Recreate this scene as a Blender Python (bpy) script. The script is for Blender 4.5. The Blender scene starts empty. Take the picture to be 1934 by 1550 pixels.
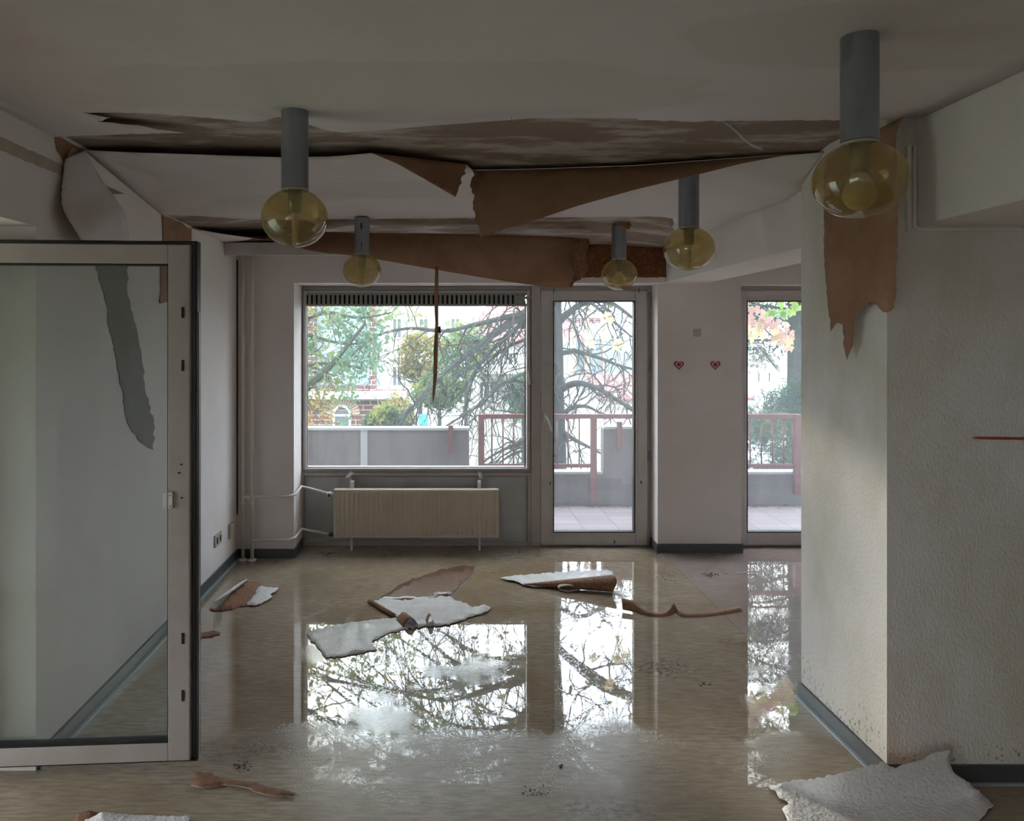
import bpy, bmesh, math, random
from mathutils import Vector, noise
from mathutils.geometry import delaunay_2d_cdt
random.seed(7)
F = 1450.0; VX, VY = 838.0, 641.0; CH = 1.6
SC = bpy.context.scene
COL = SC.collection

# ---------------------------------------------------------------- camera, sky, sun, exposure
cam = bpy.data.cameras.new('camera'); co = bpy.data.objects.new('camera', cam); COL.objects.link(co)
co.location = (0, 0, CH); co.rotation_euler = (math.pi/2, 0, 0)
cam.sensor_width = 36; cam.sensor_fit = 'HORIZONTAL'; cam.lens = 36*F/1934
cam.shift_x = (967-VX)/1934; cam.shift_y = -(775-VY)/1934
cam.clip_start = .05; cam.clip_end = 300
SC.camera = co
SC.view_settings.view_transform = 'Standard'; SC.view_settings.look = 'None'
SC.view_settings.gamma = 1; SC.view_settings.use_curve_mapping = False
SC.view_settings.exposure = 0.3
SKY = 8.5
w = bpy.data.worlds.new('sky'); SC.world = w; w.use_nodes = True
wn, wl = w.node_tree.nodes, w.node_tree.links
wn.clear()
wo = wn.new('ShaderNodeOutputWorld'); bg = wn.new('ShaderNodeBackground'); wl.new(bg.outputs[0], wo.inputs[0])
tc = wn.new('ShaderNodeTexCoord'); nz = wn.new('ShaderNodeTexNoise'); nz.inputs['Scale'].default_value = 2.2; nz.inputs['Detail'].default_value = 6
wl.new(tc.outputs['Generated'], nz.inputs['Vector'])
rp = wn.new('ShaderNodeValToRGB'); wl.new(nz.outputs['Fac'], rp.inputs[0])
rp.color_ramp.elements[0].position = .40; rp.color_ramp.elements[0].color = (.60, .76, .95, 1)
rp.color_ramp.elements[1].position = .56; rp.color_ramp.elements[1].color = (1, .985, .97, 1)
wl.new(rp.outputs[0], bg.inputs[0]); bg.inputs[1].default_value = SKY
sl = bpy.data.lights.new('sun', 'SUN'); so = bpy.data.objects.new('sun', sl); COL.objects.link(so)
sl.energy = 2.6; sl.angle = math.radians(3.5); sl.color = (1, .9, .74)
so.rotation_euler = Vector((-.50, .84, .20)).to_track_quat('Z', 'Y').to_euler()
SC.cycles.max_bounces = 12; SC.cycles.diffuse_bounces = 6; SC.cycles.transparent_max_bounces = 24
SC.cycles.sample_clamp_indirect = 6.0

# ---------------------------------------------------------------- helpers
def P(px, py, D): return Vector(((px-VX)*D/F, D, CH-(py-VY)*D/F))
def FL(px, py, lift=0.0):
    D = CH*F/(py-VY); return Vector(((px-VX)*D/F, D, lift))
def PXw(px, py, X):                      # a point of a wall that runs in depth at x = X
    D = X*F/(px-VX); return Vector((X, D, CH-(py-VY)*D/F))
def sm(t): t = max(0, min(1, t)); return t*t*(3-2*t)
def lerp(a, b, t): return a+(b-a)*t
def table(pts, x):
    if x <= pts[0][0]: return pts[0][1]
    for a, b in zip(pts, pts[1:]):
        if x <= b[0]: return lerp(a[1], b[1], (x-a[0])/(b[0]-a[0]))
    return pts[-1][1]

def link(name, me, mats=(), parent=None):
    o = bpy.data.objects.new(name, me); COL.objects.link(o)
    for m in (mats if isinstance(mats, (list, tuple)) else [mats]): me.materials.append(m)
    if parent: o.parent = parent
    return o
def tag(o, label=None, cat=None, group=None, kind=None):
    if label: o['label'] = label
    if cat: o['category'] = cat
    if group: o['group'] = group
    if kind: o['kind'] = kind
    return o
def empty(name, loc=(0, 0, 0), parent=None):
    o = bpy.data.objects.new(name, None); COL.objects.link(o); o.location = loc; o.empty_display_size = .05
    if parent: o.parent = parent
    return o

class MB:
    def __init__(s): s.v = []; s.f = []; s.m = []
    def box(s, x0, x1, y0, y1, z0, z1, m=0):
        b = len(s.v)
        s.v += [(x, y, z) for z in (z0, z1) for y in (y0, y1) for x in (x0, x1)]
        for q in ((0, 2, 3, 1), (4, 5, 7, 6), (0, 1, 5, 4), (2, 6, 7, 3), (0, 4, 6, 2), (1, 3, 7, 5)):
            s.f.append([b+i for i in q]); s.m.append(m)
        return s
    def tube(s, pts, rads, n=8, m=0, caps=True, flat=1.0):
        pts = [Vector(p) for p in pts]; b = len(s.v); prev = None
        if not isinstance(rads, (list, tuple)): rads = [rads]*len(pts)
        for i, p in enumerate(pts):
            d = (pts[min(i+1, len(pts)-1)]-pts[max(i-1, 0)])
            if d.length < 1e-9: d = Vector((0, 0, 1))
            d.normalize()
            if prev is None:
                a = d.orthogonal().normalized()
            else:
                a = (prev-d*prev.dot(d))
                a = a.normalized() if a.length > 1e-6 else d.orthogonal().normalized()
            prev = a; c = d.cross(a)
            for k in range(n):
                t = 2*math.pi*k/n
                s.v.append(tuple(p+(a*math.cos(t)+c*math.sin(t)*flat)*rads[i]))
        for i in range(len(pts)-1):
            for k in range(n):
                s.f.append([b+i*n+k, b+i*n+(k+1) % n, b+(i+1)*n+(k+1) % n, b+(i+1)*n+k]); s.m.append(m)
        if caps:
            s.f.append([b+k for k in range(n)][::-1]); s.m.append(m)
            e = b+(len(pts)-1)*n; s.f.append([e+k for k in range(n)]); s.m.append(m)
        return s
    def lathe(s, prof, c, n=40, m=0):
        b = len(s.v)
        for r, z in prof:
            for k in range(n):
                t = 2*math.pi*k/n; s.v.append((c[0]+r*math.cos(t), c[1]+r*math.sin(t), c[2]+z))
        for i in range(len(prof)-1):
            for k in range(n):
                s.f.append([b+i*n+k, b+i*n+(k+1) % n, b+(i+1)*n+(k+1) % n, b+(i+1)*n+k]); s.m.append(m)
        return s
    def quad(s, a, b, c, d, m=0):
        k = len(s.v); s.v += [tuple(a), tuple(b), tuple(c), tuple(d)]; s.f.append([k, k+1, k+2, k+3]); s.m.append(m); return s
    def build(s, name, mats, parent=None, smooth=False, bevel=0, origin=None):
        me = bpy.data.meshes.new(name)
        v = s.v
        if origin is not None: v = [(x-origin[0], y-origin[1], z-origin[2]) for x, y, z in v]
        me.from_pydata(v, [], s.f)
        if any(s.m): me.polygons.foreach_set('material_index', s.m)
        if smooth: me.polygons.foreach_set('use_smooth', [True]*len(me.polygons))
        me.update()
        o = link(name, me, mats, parent)
        if origin is not None: o.location = origin
        if bevel:
            md = o.modifiers.new('bevel', 'BEVEL'); md.width = bevel; md.segments = 2; md.limit_method = 'ANGLE'
        return o

def recalc(o):
    bm = bmesh.new(); bm.from_mesh(o.data); bmesh.ops.recalc_face_normals(bm, faces=bm.faces); bm.to_mesh(o.data); bm.free()

def rag(pts, amp, step, closed=True, skip=()):
    """subdivides an outline and roughens it like a tear; segments in skip stay straight"""
    out = []; n = len(pts)
    for i in range(n if closed else n-1):
        a, b = Vector(pts[i]), Vector(pts[(i+1) % n]); L = (b-a).length; k = max(1, int(L/step))
        nn = Vector((-(b-a).y, (b-a).x)); nn = nn.normalized() if nn.length else nn
        for j in range(k):
            p = a.lerp(b, j/k)
            if j and i not in skip: p = p+nn*random.gauss(0, amp)
            out.append(p)
    return out

def inside(p, poly):
    c = False; n = len(poly); j = n-1
    for i in range(n):
        a, b = poly[i], poly[j]
        if (a.y > p.y) != (b.y > p.y) and p.x < (b.x-a.x)*(p.y-a.y)/(b.y-a.y)+a.x: c = not c
        j = i
    return c

def sheet(name, outline, fn, spacing, vis, hid, thick=.0012, parent=None, toward=None, smooth=True, order_only=False):
    """a paper sheet: a 2-D outline filled with a fine mesh, bent into space by fn(u, v), with two faces and an edge"""
    ol = [Vector(p) for p in outline]
    n = len(ol); xs = [p.x for p in ol]; ys = [p.y for p in ol]
    pts = list(ol)
    sx, sy = spacing if isinstance(spacing, tuple) else (spacing, spacing)
    x = min(xs)+sx*.5
    while x < max(xs):
        y = min(ys)+sy*.5
        while y < max(ys):
            p = Vector((x+random.uniform(-.2, .2)*sx, y+random.uniform(-.2, .2)*sy))
            if inside(p, ol) and min(((q.x-p.x)/sx)**2+((q.y-p.y)/sy)**2 for q in ol) > .16: pts.append(p)
            y += sy
        x += sx
    vv, ee, ff, *_ = delaunay_2d_cdt(pts, [(i, (i+1) % n) for i in range(n)], [], 1, 1e-6)
    P3 = [Vector(fn(p.x, p.y)) for p in vv]
    me = bpy.data.meshes.new(name)
    bm = bmesh.new()
    V = [bm.verts.new(p) for p in P3]
    for f in ff:
        try: bm.faces.new([V[i] for i in f])
        except ValueError: pass
    bmesh.ops.recalc_face_normals(bm, faces=bm.faces)
    bm.normal_update()
    c = sum((f.calc_center_median() for f in bm.faces), Vector())/max(1, len(bm.faces))
    t = Vector(toward) if toward is not None else (Vector((0, 0, CH))-c)
    if sum(f.normal.dot(t)*f.calc_area() for f in bm.faces) < 0:
        bmesh.ops.reverse_faces(bm, faces=bm.faces); bm.normal_update()
    nrm = {v: v.normal.copy() for v in bm.verts}
    top = list(bm.faces); low = {v: bm.verts.new(v.co-nrm[v]*thick) for v in list(bm.verts) if v.link_faces}
    bed = [(e.verts[0], e.verts[1], e.link_loops[0]) for e in bm.edges if len(e.link_faces) == 1]
    bed = [(l.vert, l.link_loop_next.vert) for _, _, l in bed]
    for f in top:
        nf = bm.faces.new([low[v] for v in reversed(f.verts)]); nf.material_index = 1
    for a, b in bed:
        nf = bm.faces.new([b, a, low[a], low[b]]); nf.material_index = 1
    if smooth:
        for f in bm.faces: f.smooth = True
    bm.to_mesh(me); bm.free()
    return link(name, me, [vis, hid], parent)

def grid_sheet(name, rows, vis, hid, thick=.0012, parent=None):
    """rows[i][j]: a bent strip given by points; vis faces du x dv"""
    bm = bmesh.new(); V = [[bm.verts.new(p) for p in r] for r in rows]
    for i in range(len(rows)-1):
        for j in range(len(rows[0])-1):
            bm.faces.new([V[i][j], V[i+1][j], V[i+1][j+1], V[i][j+1]])
    bm.normal_update()
    nrm = {v: v.normal.copy() for v in bm.verts}
    top = list(bm.faces); low = {v: bm.verts.new(v.co-nrm[v]*thick) for v in list(bm.verts)}
    bed = [(l.vert, l.link_loop_next.vert) for l in [e.link_loops[0] for e in bm.edges if len(e.link_faces) == 1]]
    for f in top:
        nf = bm.faces.new([low[v] for v in reversed(f.verts)]); nf.material_index = 1
    for a, b in bed:
        nf = bm.faces.new([b, a, low[a], low[b]]); nf.material_index = 1
    for f in bm.faces: f.smooth = True
    me = bpy.data.meshes.new(name); bm.to_mesh(me); bm.free()
    return link(name, me, [vis, hid], parent)

# ---------------------------------------------------------------- materials
def mat(name, col, rough=.7, metal=0, spec=.5, bump=None, vary=None, coat=0, stretch=(1, 1, 1), detail=4):
    m = bpy.data.materials.new(name); m.use_nodes = True; nt = m.node_tree; N, L = nt.nodes, nt.links
    b = N['Principled BSDF']
    b.inputs['Base Color'].default_value = (*col, 1); b.inputs['Roughness'].default_value = rough
    b.inputs['Metallic'].default_value = metal; b.inputs['Specular IOR Level'].default_value = spec
    if coat: b.inputs['Coat Weight'].default_value = coat; b.inputs['Coat Roughness'].default_value = .05
    if bump or vary:
        t = N.new('ShaderNodeTexCoord'); mp = N.new('ShaderNodeMapping'); L.new(t.outputs['Object'], mp.inputs[0]); mp.inputs['Scale'].default_value = stretch
    if vary:                              # (colour 2, scale, low, high)
        n = N.new('ShaderNodeTexNoise'); n.inputs['Scale'].default_value = vary[1]; n.inputs['Detail'].default_value = detail; n.inputs['Roughness'].default_value = .62
        L.new(mp.outputs[0], n.inputs['Vector'])
        r = N.new('ShaderNodeValToRGB'); L.new(n.outputs['Fac'], r.inputs[0])
        r.color_ramp.elements[0].position = vary[2]; r.color_ramp.elements[0].color = (*col, 1)
        r.color_ramp.elements[1].position = vary[3]; r.color_ramp.elements[1].color = (*vary[0], 1)
        L.new(r.outputs[0], b.inputs['Base Color'])
    if bump:                              # (scale, strength, distance)
        n = N.new('ShaderNodeTexNoise'); n.inputs['Scale'].default_value = bump[0]; n.inputs['Detail'].default_value = 3
        L.new(mp.outputs[0], n.inputs['Vector'])
        bp = N.new('ShaderNodeBump'); bp.inputs['Strength'].default_value = bump[1]; bp.inputs['Distance'].default_value = bump[2]
        L.new(n.outputs['Fac'], bp.inputs['Height']); L.new(bp.outputs[0], b.inputs['Normal'])
    return m

def blob(nt, cx, cy, rx, ry, soft=.12, wob=.35, sc=3.0, rim=False):
    """a stain with its own wandering outline, in room coordinates (x, y)"""
    N, L = nt.nodes, nt.links
    t = N.new('ShaderNodeTexCoord')
    n = N.new('ShaderNodeTexNoise'); n.inputs['Scale'].default_value = sc; n.inputs['Detail'].default_value = 5; L.new(t.outputs['Object'], n.inputs['Vector'])
    mp = N.new('ShaderNodeMapping'); mp.vector_type = 'POINT'; L.new(t.outputs['Object'], mp.inputs[0])
    mp.inputs['Location'].default_value = (-cx/rx, -cy/ry, 0); mp.inputs['Scale'].default_value = (1/rx, 1/ry, 0)
    ln = N.new('ShaderNodeVectorMath'); ln.operation = 'LENGTH'; L.new(mp.outputs[0], ln.inputs[0])
    a = N.new('ShaderNodeMath'); a.operation = 'MULTIPLY_ADD'; L.new(n.outputs['Fac'], a.inputs[0]); a.inputs[1].default_value = wob*2
    L.new(ln.outputs['Value'], a.inputs[2])
    r = N.new('ShaderNodeMapRange'); L.new(a.outputs[0], r.inputs[0])
    r.inputs[1].default_value = 1+wob-soft; r.inputs[2].default_value = 1+wob+soft*.2; r.inputs[3].default_value = 1; r.inputs[4].default_value = 0
    return r.outputs[0]
def mixcol(nt, fac, a, b, k=1.0):
    m = nt.nodes.new('ShaderNodeMix'); m.data_type = 'RGBA'
    if k != 1.0:
        q = nt.nodes.new('ShaderNodeMath'); q.operation = 'MULTIPLY'; nt.links.new(fac, q.inputs[0]); q.inputs[1].default_value = k; fac = q.outputs[0]
    nt.links.new(fac, m.inputs[0])
    for i, s in ((6, a), (7, b)):
        if isinstance(s, tuple): m.inputs[i].default_value = (*s, 1)
        else: nt.links.new(s, m.inputs[i])
    return m.outputs[2]

WALLC = (.82, .765, .755)
M = {}
M['wall'] = mat('wall_woodchip', WALLC, .85, bump=(160, .25, .002), vary=((.74, .67, .645), 1.6, .45, .75))
M['wall_damp'] = mat('wall_damp', (.78, .745, .725), .8, bump=(110, .6, .006), vary=((.66, .62, .53), 2.6, .42, .66), stretch=(1, 1, .6))
# mould specks low on the damp wall
nt = M['wall_damp'].node_tree; b = nt.nodes['Principled BSDF']; src = b.inputs['Base Color'].links[0].from_socket
t = nt.nodes.new('ShaderNodeTexCoord'); n1 = nt.nodes.new('ShaderNodeTexNoise'); n1.inputs['Scale'].default_value = 60; n1.inputs['Detail'].default_value = 4
n2 = nt.nodes.new('ShaderNodeTexNoise'); n2.inputs['Scale'].default_value = 4; nt.links.new(t.outputs['Object'], n1.inputs['Vector']); nt.links.new(t.outputs['Object'], n2.inputs['Vector'])
sep = nt.nodes.new('ShaderNodeSeparateXYZ'); nt.links.new(t.outputs['Object'], sep.inputs[0])
hz = nt.nodes.new('ShaderNodeMapRange'); nt.links.new(sep.outputs['Z'], hz.inputs[0]); hz.inputs[1].default_value = .35; hz.inputs[2].default_value = .05; hz.inputs[3].default_value = -.10; hz.inputs[4].default_value = .11
ad = nt.nodes.new('ShaderNodeMath'); ad.operation = 'ADD'; nt.links.new(n1.outputs['Fac'], ad.inputs[0]); nt.links.new(hz.outputs[0], ad.inputs[1])
ad2 = nt.nodes.new('ShaderNodeMath'); ad2.operation = 'MULTIPLY_ADD'; nt.links.new(n2.outputs['Fac'], ad2.inputs[0]); ad2.inputs[1].default_value = .35; nt.links.new(ad.outputs[0], ad2.inputs[2])
rg = nt.nodes.new('ShaderNodeMapRange'); nt.links.new(ad2.outputs[0], rg.inputs[0]); rg.inputs[1].default_value = .86; rg.inputs[2].default_value = .92; rg.inputs[3].default_value = 0; rg.inputs[4].default_value = .55
nt.links.new(mixcol(nt, rg.outputs[0], src, (.09, .09, .07)), b.inputs['Base Color'])

M['paper'] = mat('ceiling_paper', (.70, .655, .655), .85, bump=(160, .2, .002), vary=((.67, .60, .595), 2.2, .5, .7))
nt = M['paper'].node_tree; b = nt.nodes['Principled BSDF']; src = b.inputs['Base Color'].links[0].from_socket
for a in ((-.18, 2.47, 1.05, .30, .05, .30, 3.2), (1.25, 2.02, .62, .26, .05, .25, 4), (.0, 3.95, .9, .22, .1, .3, 3), (-.9, 4.1, .5, .16, .1, .3, 4)):
    src = mixcol(nt, blob(nt, *a), src, (.58, .52, .49), .45)
nt.links.new(src, b.inputs['Base Color'])
M['paper_back'] = mat('paper_back', (.30, .17, .105), .9, bump=(90, .2, .002), vary=((.25, .135, .08), 5, .4, .7))
M['paper_back_pale'] = mat('paper_back_pale', (.40, .235, .15), .9, bump=(90, .2, .002), vary=((.31, .165, .10), 4, .4, .65))
M['cork'] = mat('torn_paper_fibre', (.17, .06, .028), .95, bump=(120, .9, .006), vary=((.36, .15, .06), 55, .45, .75), detail=5)
M['fibre'] = mat('paper_fibre', (.30, .15, .08), .7, bump=(120, .8, .004), vary=((.16, .075, .038), 45, .4, .7), detail=5)
M['fibre_wet'] = mat('wet_paper_fibre', (.17, .085, .05), .35, bump=(90, .8, .004), vary=((.30, .16, .10), 30, .5, .8), detail=5, coat=.8)
M['concrete_ceiling'] = mat('bare_ceiling', (.26, .195, .15), .8, bump=(30, .5, .004), vary=((.50, .44, .41), 3.0, .48, .60), stretch=(.8, 2.4, 1), detail=7)
M['paper_white'] = mat('paper_white', (.86, .85, .86), .42, bump=(75, 1.0, .008), vary=((.78, .74, .75), 3, .45, .7))
M['paper_wet'] = mat('paper_wet', (.86, .87, .90), .4, bump=(110, 1.0, .010), vary=((.74, .71, .70), 14, .4, .7), coat=.3)
M['frame'] = mat('frame_paint', (.50, .45, .435), .45, vary=((.44, .385, .365), 6, .4, .75))
M['frame_pale'] = mat('frame_paint_pale', (.58, .54, .53), .4, vary=((.50, .45, .43), 8, .4, .8))
M['panel'] = mat('panel_paint', (.50, .52, .53), .45, vary=((.44, .44, .44), 5, .4, .7))
M['gasket'] = mat('gasket_rubber', (.012, .012, .012), .5)
M['seal'] = mat('seal_aluminium', (.09, .088, .08), .4, metal=.3)
M['chrome'] = mat('tarnished_metal', (.30, .32, .37), .3, metal=.6, vary=((.09, .10, .12), 9, .52, .7), bump=(40, .15, .002), stretch=(1, 1, .35))
M['steel'] = mat('steel', (.36, .35, .33), .5, metal=.5)
M['dark'] = mat('dark_hole', (.02, .018, .016), .8)
M['base'] = mat('baseboard_vinyl', (.065, .072, .08), .35, vary=((.10, .105, .115), 9, .5, .8))
M['base_toe_sheen'] = mat('baseboard_toe_sheen', (.40, .47, .52), .25)  # cove toe; its whitish sheen is put into the pale colour
M['pipe'] = mat('pipe_paint', (.74, .70, .67), .45)
M['radiator'] = mat('radiator_enamel', (.66, .58, .49), .38, vary=((.60, .51, .42), 6, .5, .8))
M['plastic'] = mat('yellowed_plastic', (.50, .45, .38), .45)
M['vent'] = mat('vent_metal', (.28, .285, .27), .5)
M['red'] = mat('red_felt', (.42, .015, .02), .7)
M['redwood'] = mat('red_plastic', (.50, .10, .05), .5)
M['plaster'] = mat('old_plaster', (.47, .41, .32), .9, bump=(60, .3, .003), vary=((.40, .36, .28), 4, .4, .7))
M['plaster_grey'] = mat('old_plaster_grey', (.24, .235, .215), .9, bump=(60, .3, .003), vary=((.30, .27, .25), 6, .4, .7))
M['plaster_green'] = mat('old_plaster_green', (.24, .24, .13), .9)
M['tape'] = mat('tape', (.52, .49, .48), .6)
M['crumb'] = mat('crumbs', (.045, .032, .02), .7)
M['crumb_glint'] = mat('pale_crumbs_and_glints', (.55, .52, .48), .5)
M['bulb'] = mat('bulb_opal', (.72, .66, .52), .35)
# outside
M['parapet'] = mat('parapet_concrete', (.125, .115, .118), .85, bump=(60, .5, .004), vary=((.085, .08, .085), 3, .4, .7), stretch=(3, 3, .5), detail=8)
M['parapet_top'] = mat('parapet_coping', (.30, .31, .32), .6)
M['rail'] = mat('rusty_rail', (.12, .036, .036), .5, vary=((.085, .025, .027), 8, .4, .7))
M['bark'] = mat('bark', (.035, .042, .045), .9, bump=(30, .5, .01), vary=((.055, .062, .06), 9, .4, .7))
M['bark_green'] = mat('bark_mossy', (.06, .08, .06), .9)
M['white_wall'] = mat('white_render', (.55, .53, .54), .85)
M['pale_wall'] = mat('pale_blue_render', (.22, .28, .30), .85)
M['roof_tile'] = None
M['timber'] = mat('timber', (.34, .24, .18), .7)
M['grass'] = mat('grass_ground', (.10, .17, .075), .95, vary=((.20, .21, .16), .5, .45, .6))
M['pavement'] = mat('street_asphalt', (.26, .25, .26), .9)
M['cyan'] = mat('cyan_tarp', (.05, .40, .52), .5)
M['pane_dark'] = mat('dark_pane', (.10, .13, .14), .15)
M['car_white'] = mat('car_paint', (.55, .57, .60), .3)

def brick_mat(name, c1, c2, mortar, bw, bh, rot=(math.pi/2, 0, 0), off=.5, mort=.012):
    m = bpy.data.materials.new(name); m.use_nodes = True; N, L = m.node_tree.nodes, m.node_tree.links; b = N['Principled BSDF']
    t = N.new('ShaderNodeTexCoord'); mp = N.new('ShaderNodeMapping'); L.new(t.outputs['Object'], mp.inputs[0]); mp.inputs['Rotation'].default_value = rot
    k = N.new('ShaderNodeTexBrick'); L.new(mp.outputs[0], k.inputs['Vector'])
    k.inputs['Color1'].default_value = (*c1, 1); k.inputs['Color2'].default_value = (*c2, 1); k.inputs['Mortar'].default_value = (*mortar, 1)
    k.inputs['Scale'].default_value = 1; k.inputs['Mortar Size'].default_value = mort; k.inputs['Brick Width'].default_value = bw; k.inputs['Row Height'].default_value = bh
    k.offset = off; L.new(k.outputs[0], b.inputs['Base Color']); b.inputs['Roughness'].default_value = .85
    return m
M['brick'] = brick_mat('red_brick', (.12, .045, .045), (.09, .035, .035), (.24, .22, .22), .42, .14, mort=.016)
M['roof_tile'] = brick_mat('roof_tiles', (.34, .14, .14), (.27, .11, .11), (.13, .05, .05), .34, .40, rot=(math.pi/2, 0, 0), mort=.03)
M['balcony_tile'] = brick_mat('balcony_tiles', (.19, .155, .165), (.155, .13, .14), (.09, .075, .08), .30, .15, rot=(0, 0, 0), off=0, mort=.004)

def leaf_mat(name, c1, c2, c3=None, sc=1.2):
    m = bpy.data.materials.new(name); m.use_nodes = True; N, L = m.node_tree.nodes, m.node_tree.links; N.clear()
    o = N.new('ShaderNodeOutputMaterial'); d = N.new('ShaderNodeBsdfDiffuse'); tr = N.new('ShaderNodeBsdfTranslucent'); mx = N.new('ShaderNodeMixShader')
    t = N.new('ShaderNodeTexCoord'); n = N.new('ShaderNodeTexNoise'); n.inputs['Scale'].default_value = sc; n.inputs['Detail'].default_value = 4; L.new(t.outputs['Object'], n.inputs['Vector'])
    r = N.new('ShaderNodeValToRGB'); L.new(n.outputs['Fac'], r.inputs[0]); e = r.color_ramp.elements
    e[0].position = .38; e[0].color = (*c1, 1); e[1].position = .58; e[1].color = (*c2, 1)
    if c3: q = e.new(.68); q.color = (*c3, 1)
    L.new(r.outputs[0], d.inputs[0]); L.new(r.outputs[0], tr.inputs[0]); mx.inputs[0].default_value = .45
    L.new(d.outputs[0], mx.inputs[1]); L.new(tr.outputs[0], mx.inputs[2]); L.new(mx.outputs[0], o.inputs[0])
    return m
M['leaf_green'] = leaf_mat('oak_leaves', (.12, .24, .17), (.20, .27, .11), (.42, .28, .10), 1.6)
M['leaf_yellow'] = leaf_mat('yellow_leaves', (.20, .19, .07), (.32, .27, .11), (.10, .16, .09), 1.3)
M['leaf_bush'] = leaf_mat('bush_leaves', (.05, .10, .055), (.11, .16, .07), (.24, .24, .07), 1.4)
M['leaf_creeper'] = leaf_mat('creeper_leaves', (.52, .30, .28), (.56, .40, .32), (.60, .52, .38), 5)
M['leaf_cream'] = leaf_mat('cream_leaves', (.62, .50, .30), (.70, .58, .36), None, 5)
M['leaf_brightgreen'] = leaf_mat('bright_leaves', (.16, .34, .10), (.30, .42, .12), None, 5)
M['needles'] = leaf_mat('needles', (.05, .10, .09), (.09, .15, .11), (.18, .17, .10), 1.5)

def glass_mat(name, tint, refl=1.0, film=.05, filmcol=(.8, .85, .9), rough=0.0, ior=1.5):
    m = bpy.data.materials.new(name); m.use_nodes = True; N, L = m.node_tree.nodes, m.node_tree.links; N.clear()
    o = N.new('ShaderNodeOutputMaterial'); t = N.new('ShaderNodeBsdfTransparent'); t.inputs[0].default_value = (*tint, 1)
    g = N.new('ShaderNodeBsdfGlossy'); g.inputs['Roughness'].default_value = rough
    lw = N.new('ShaderNodeLayerWeight'); lw.inputs[0].default_value = .5
    pw = N.new('ShaderNodeMath'); pw.operation = 'POWER'; pw.inputs[1].default_value = 5; L.new(lw.outputs['Facing'], pw.inputs[0])
    fm = N.new('ShaderNodeMapRange'); f0 = ((ior-1)/(ior+1))**2*refl; fm.inputs[3].default_value = f0; fm.inputs[4].default_value = .9; L.new(pw.outputs[0], fm.inputs[0])
    mx = N.new('ShaderNodeMixShader'); L.new(fm.outputs['Result'], mx.inputs[0]); L.new(t.outputs[0], mx.inputs[1]); L.new(g.outputs[0], mx.inputs[2])
    if film:
        tl = N.new('ShaderNodeBsdfTranslucent'); tl.inputs[0].default_value = (*filmcol, 1)
        df = N.new('ShaderNodeBsdfDiffuse'); df.inputs[0].default_value = (*filmcol, 1); ms = N.new('ShaderNodeMixShader'); L.new(tl.outputs[0], ms.inputs[1]); L.new(df.outputs[0], ms.inputs[2])
        m2 = N.new('ShaderNodeMixShader'); m2.inputs[0].default_value = film; L.new(mx.outputs[0], m2.inputs[1]); L.new(ms.outputs[0], m2.inputs[2]); L.new(m2.outputs[0], o.inputs[0])
    else: L.new(mx.outputs[0], o.inputs[0])
    return m
M['glass'] = glass_mat('window_glass', (.95, .975, .97), 1, .045)
M['glass_dusty'] = glass_mat('dusty_glass', (.93, .955, .965), 1, .07)
M['glass_door'] = glass_mat('door_glass', (.86, .89, .87), 1.0, .035, (.62, .70, .72))
M['amber'] = glass_mat('amber_glass', (.80, .70, .42), 3.8, .16, (.70, .58, .26))

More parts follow.
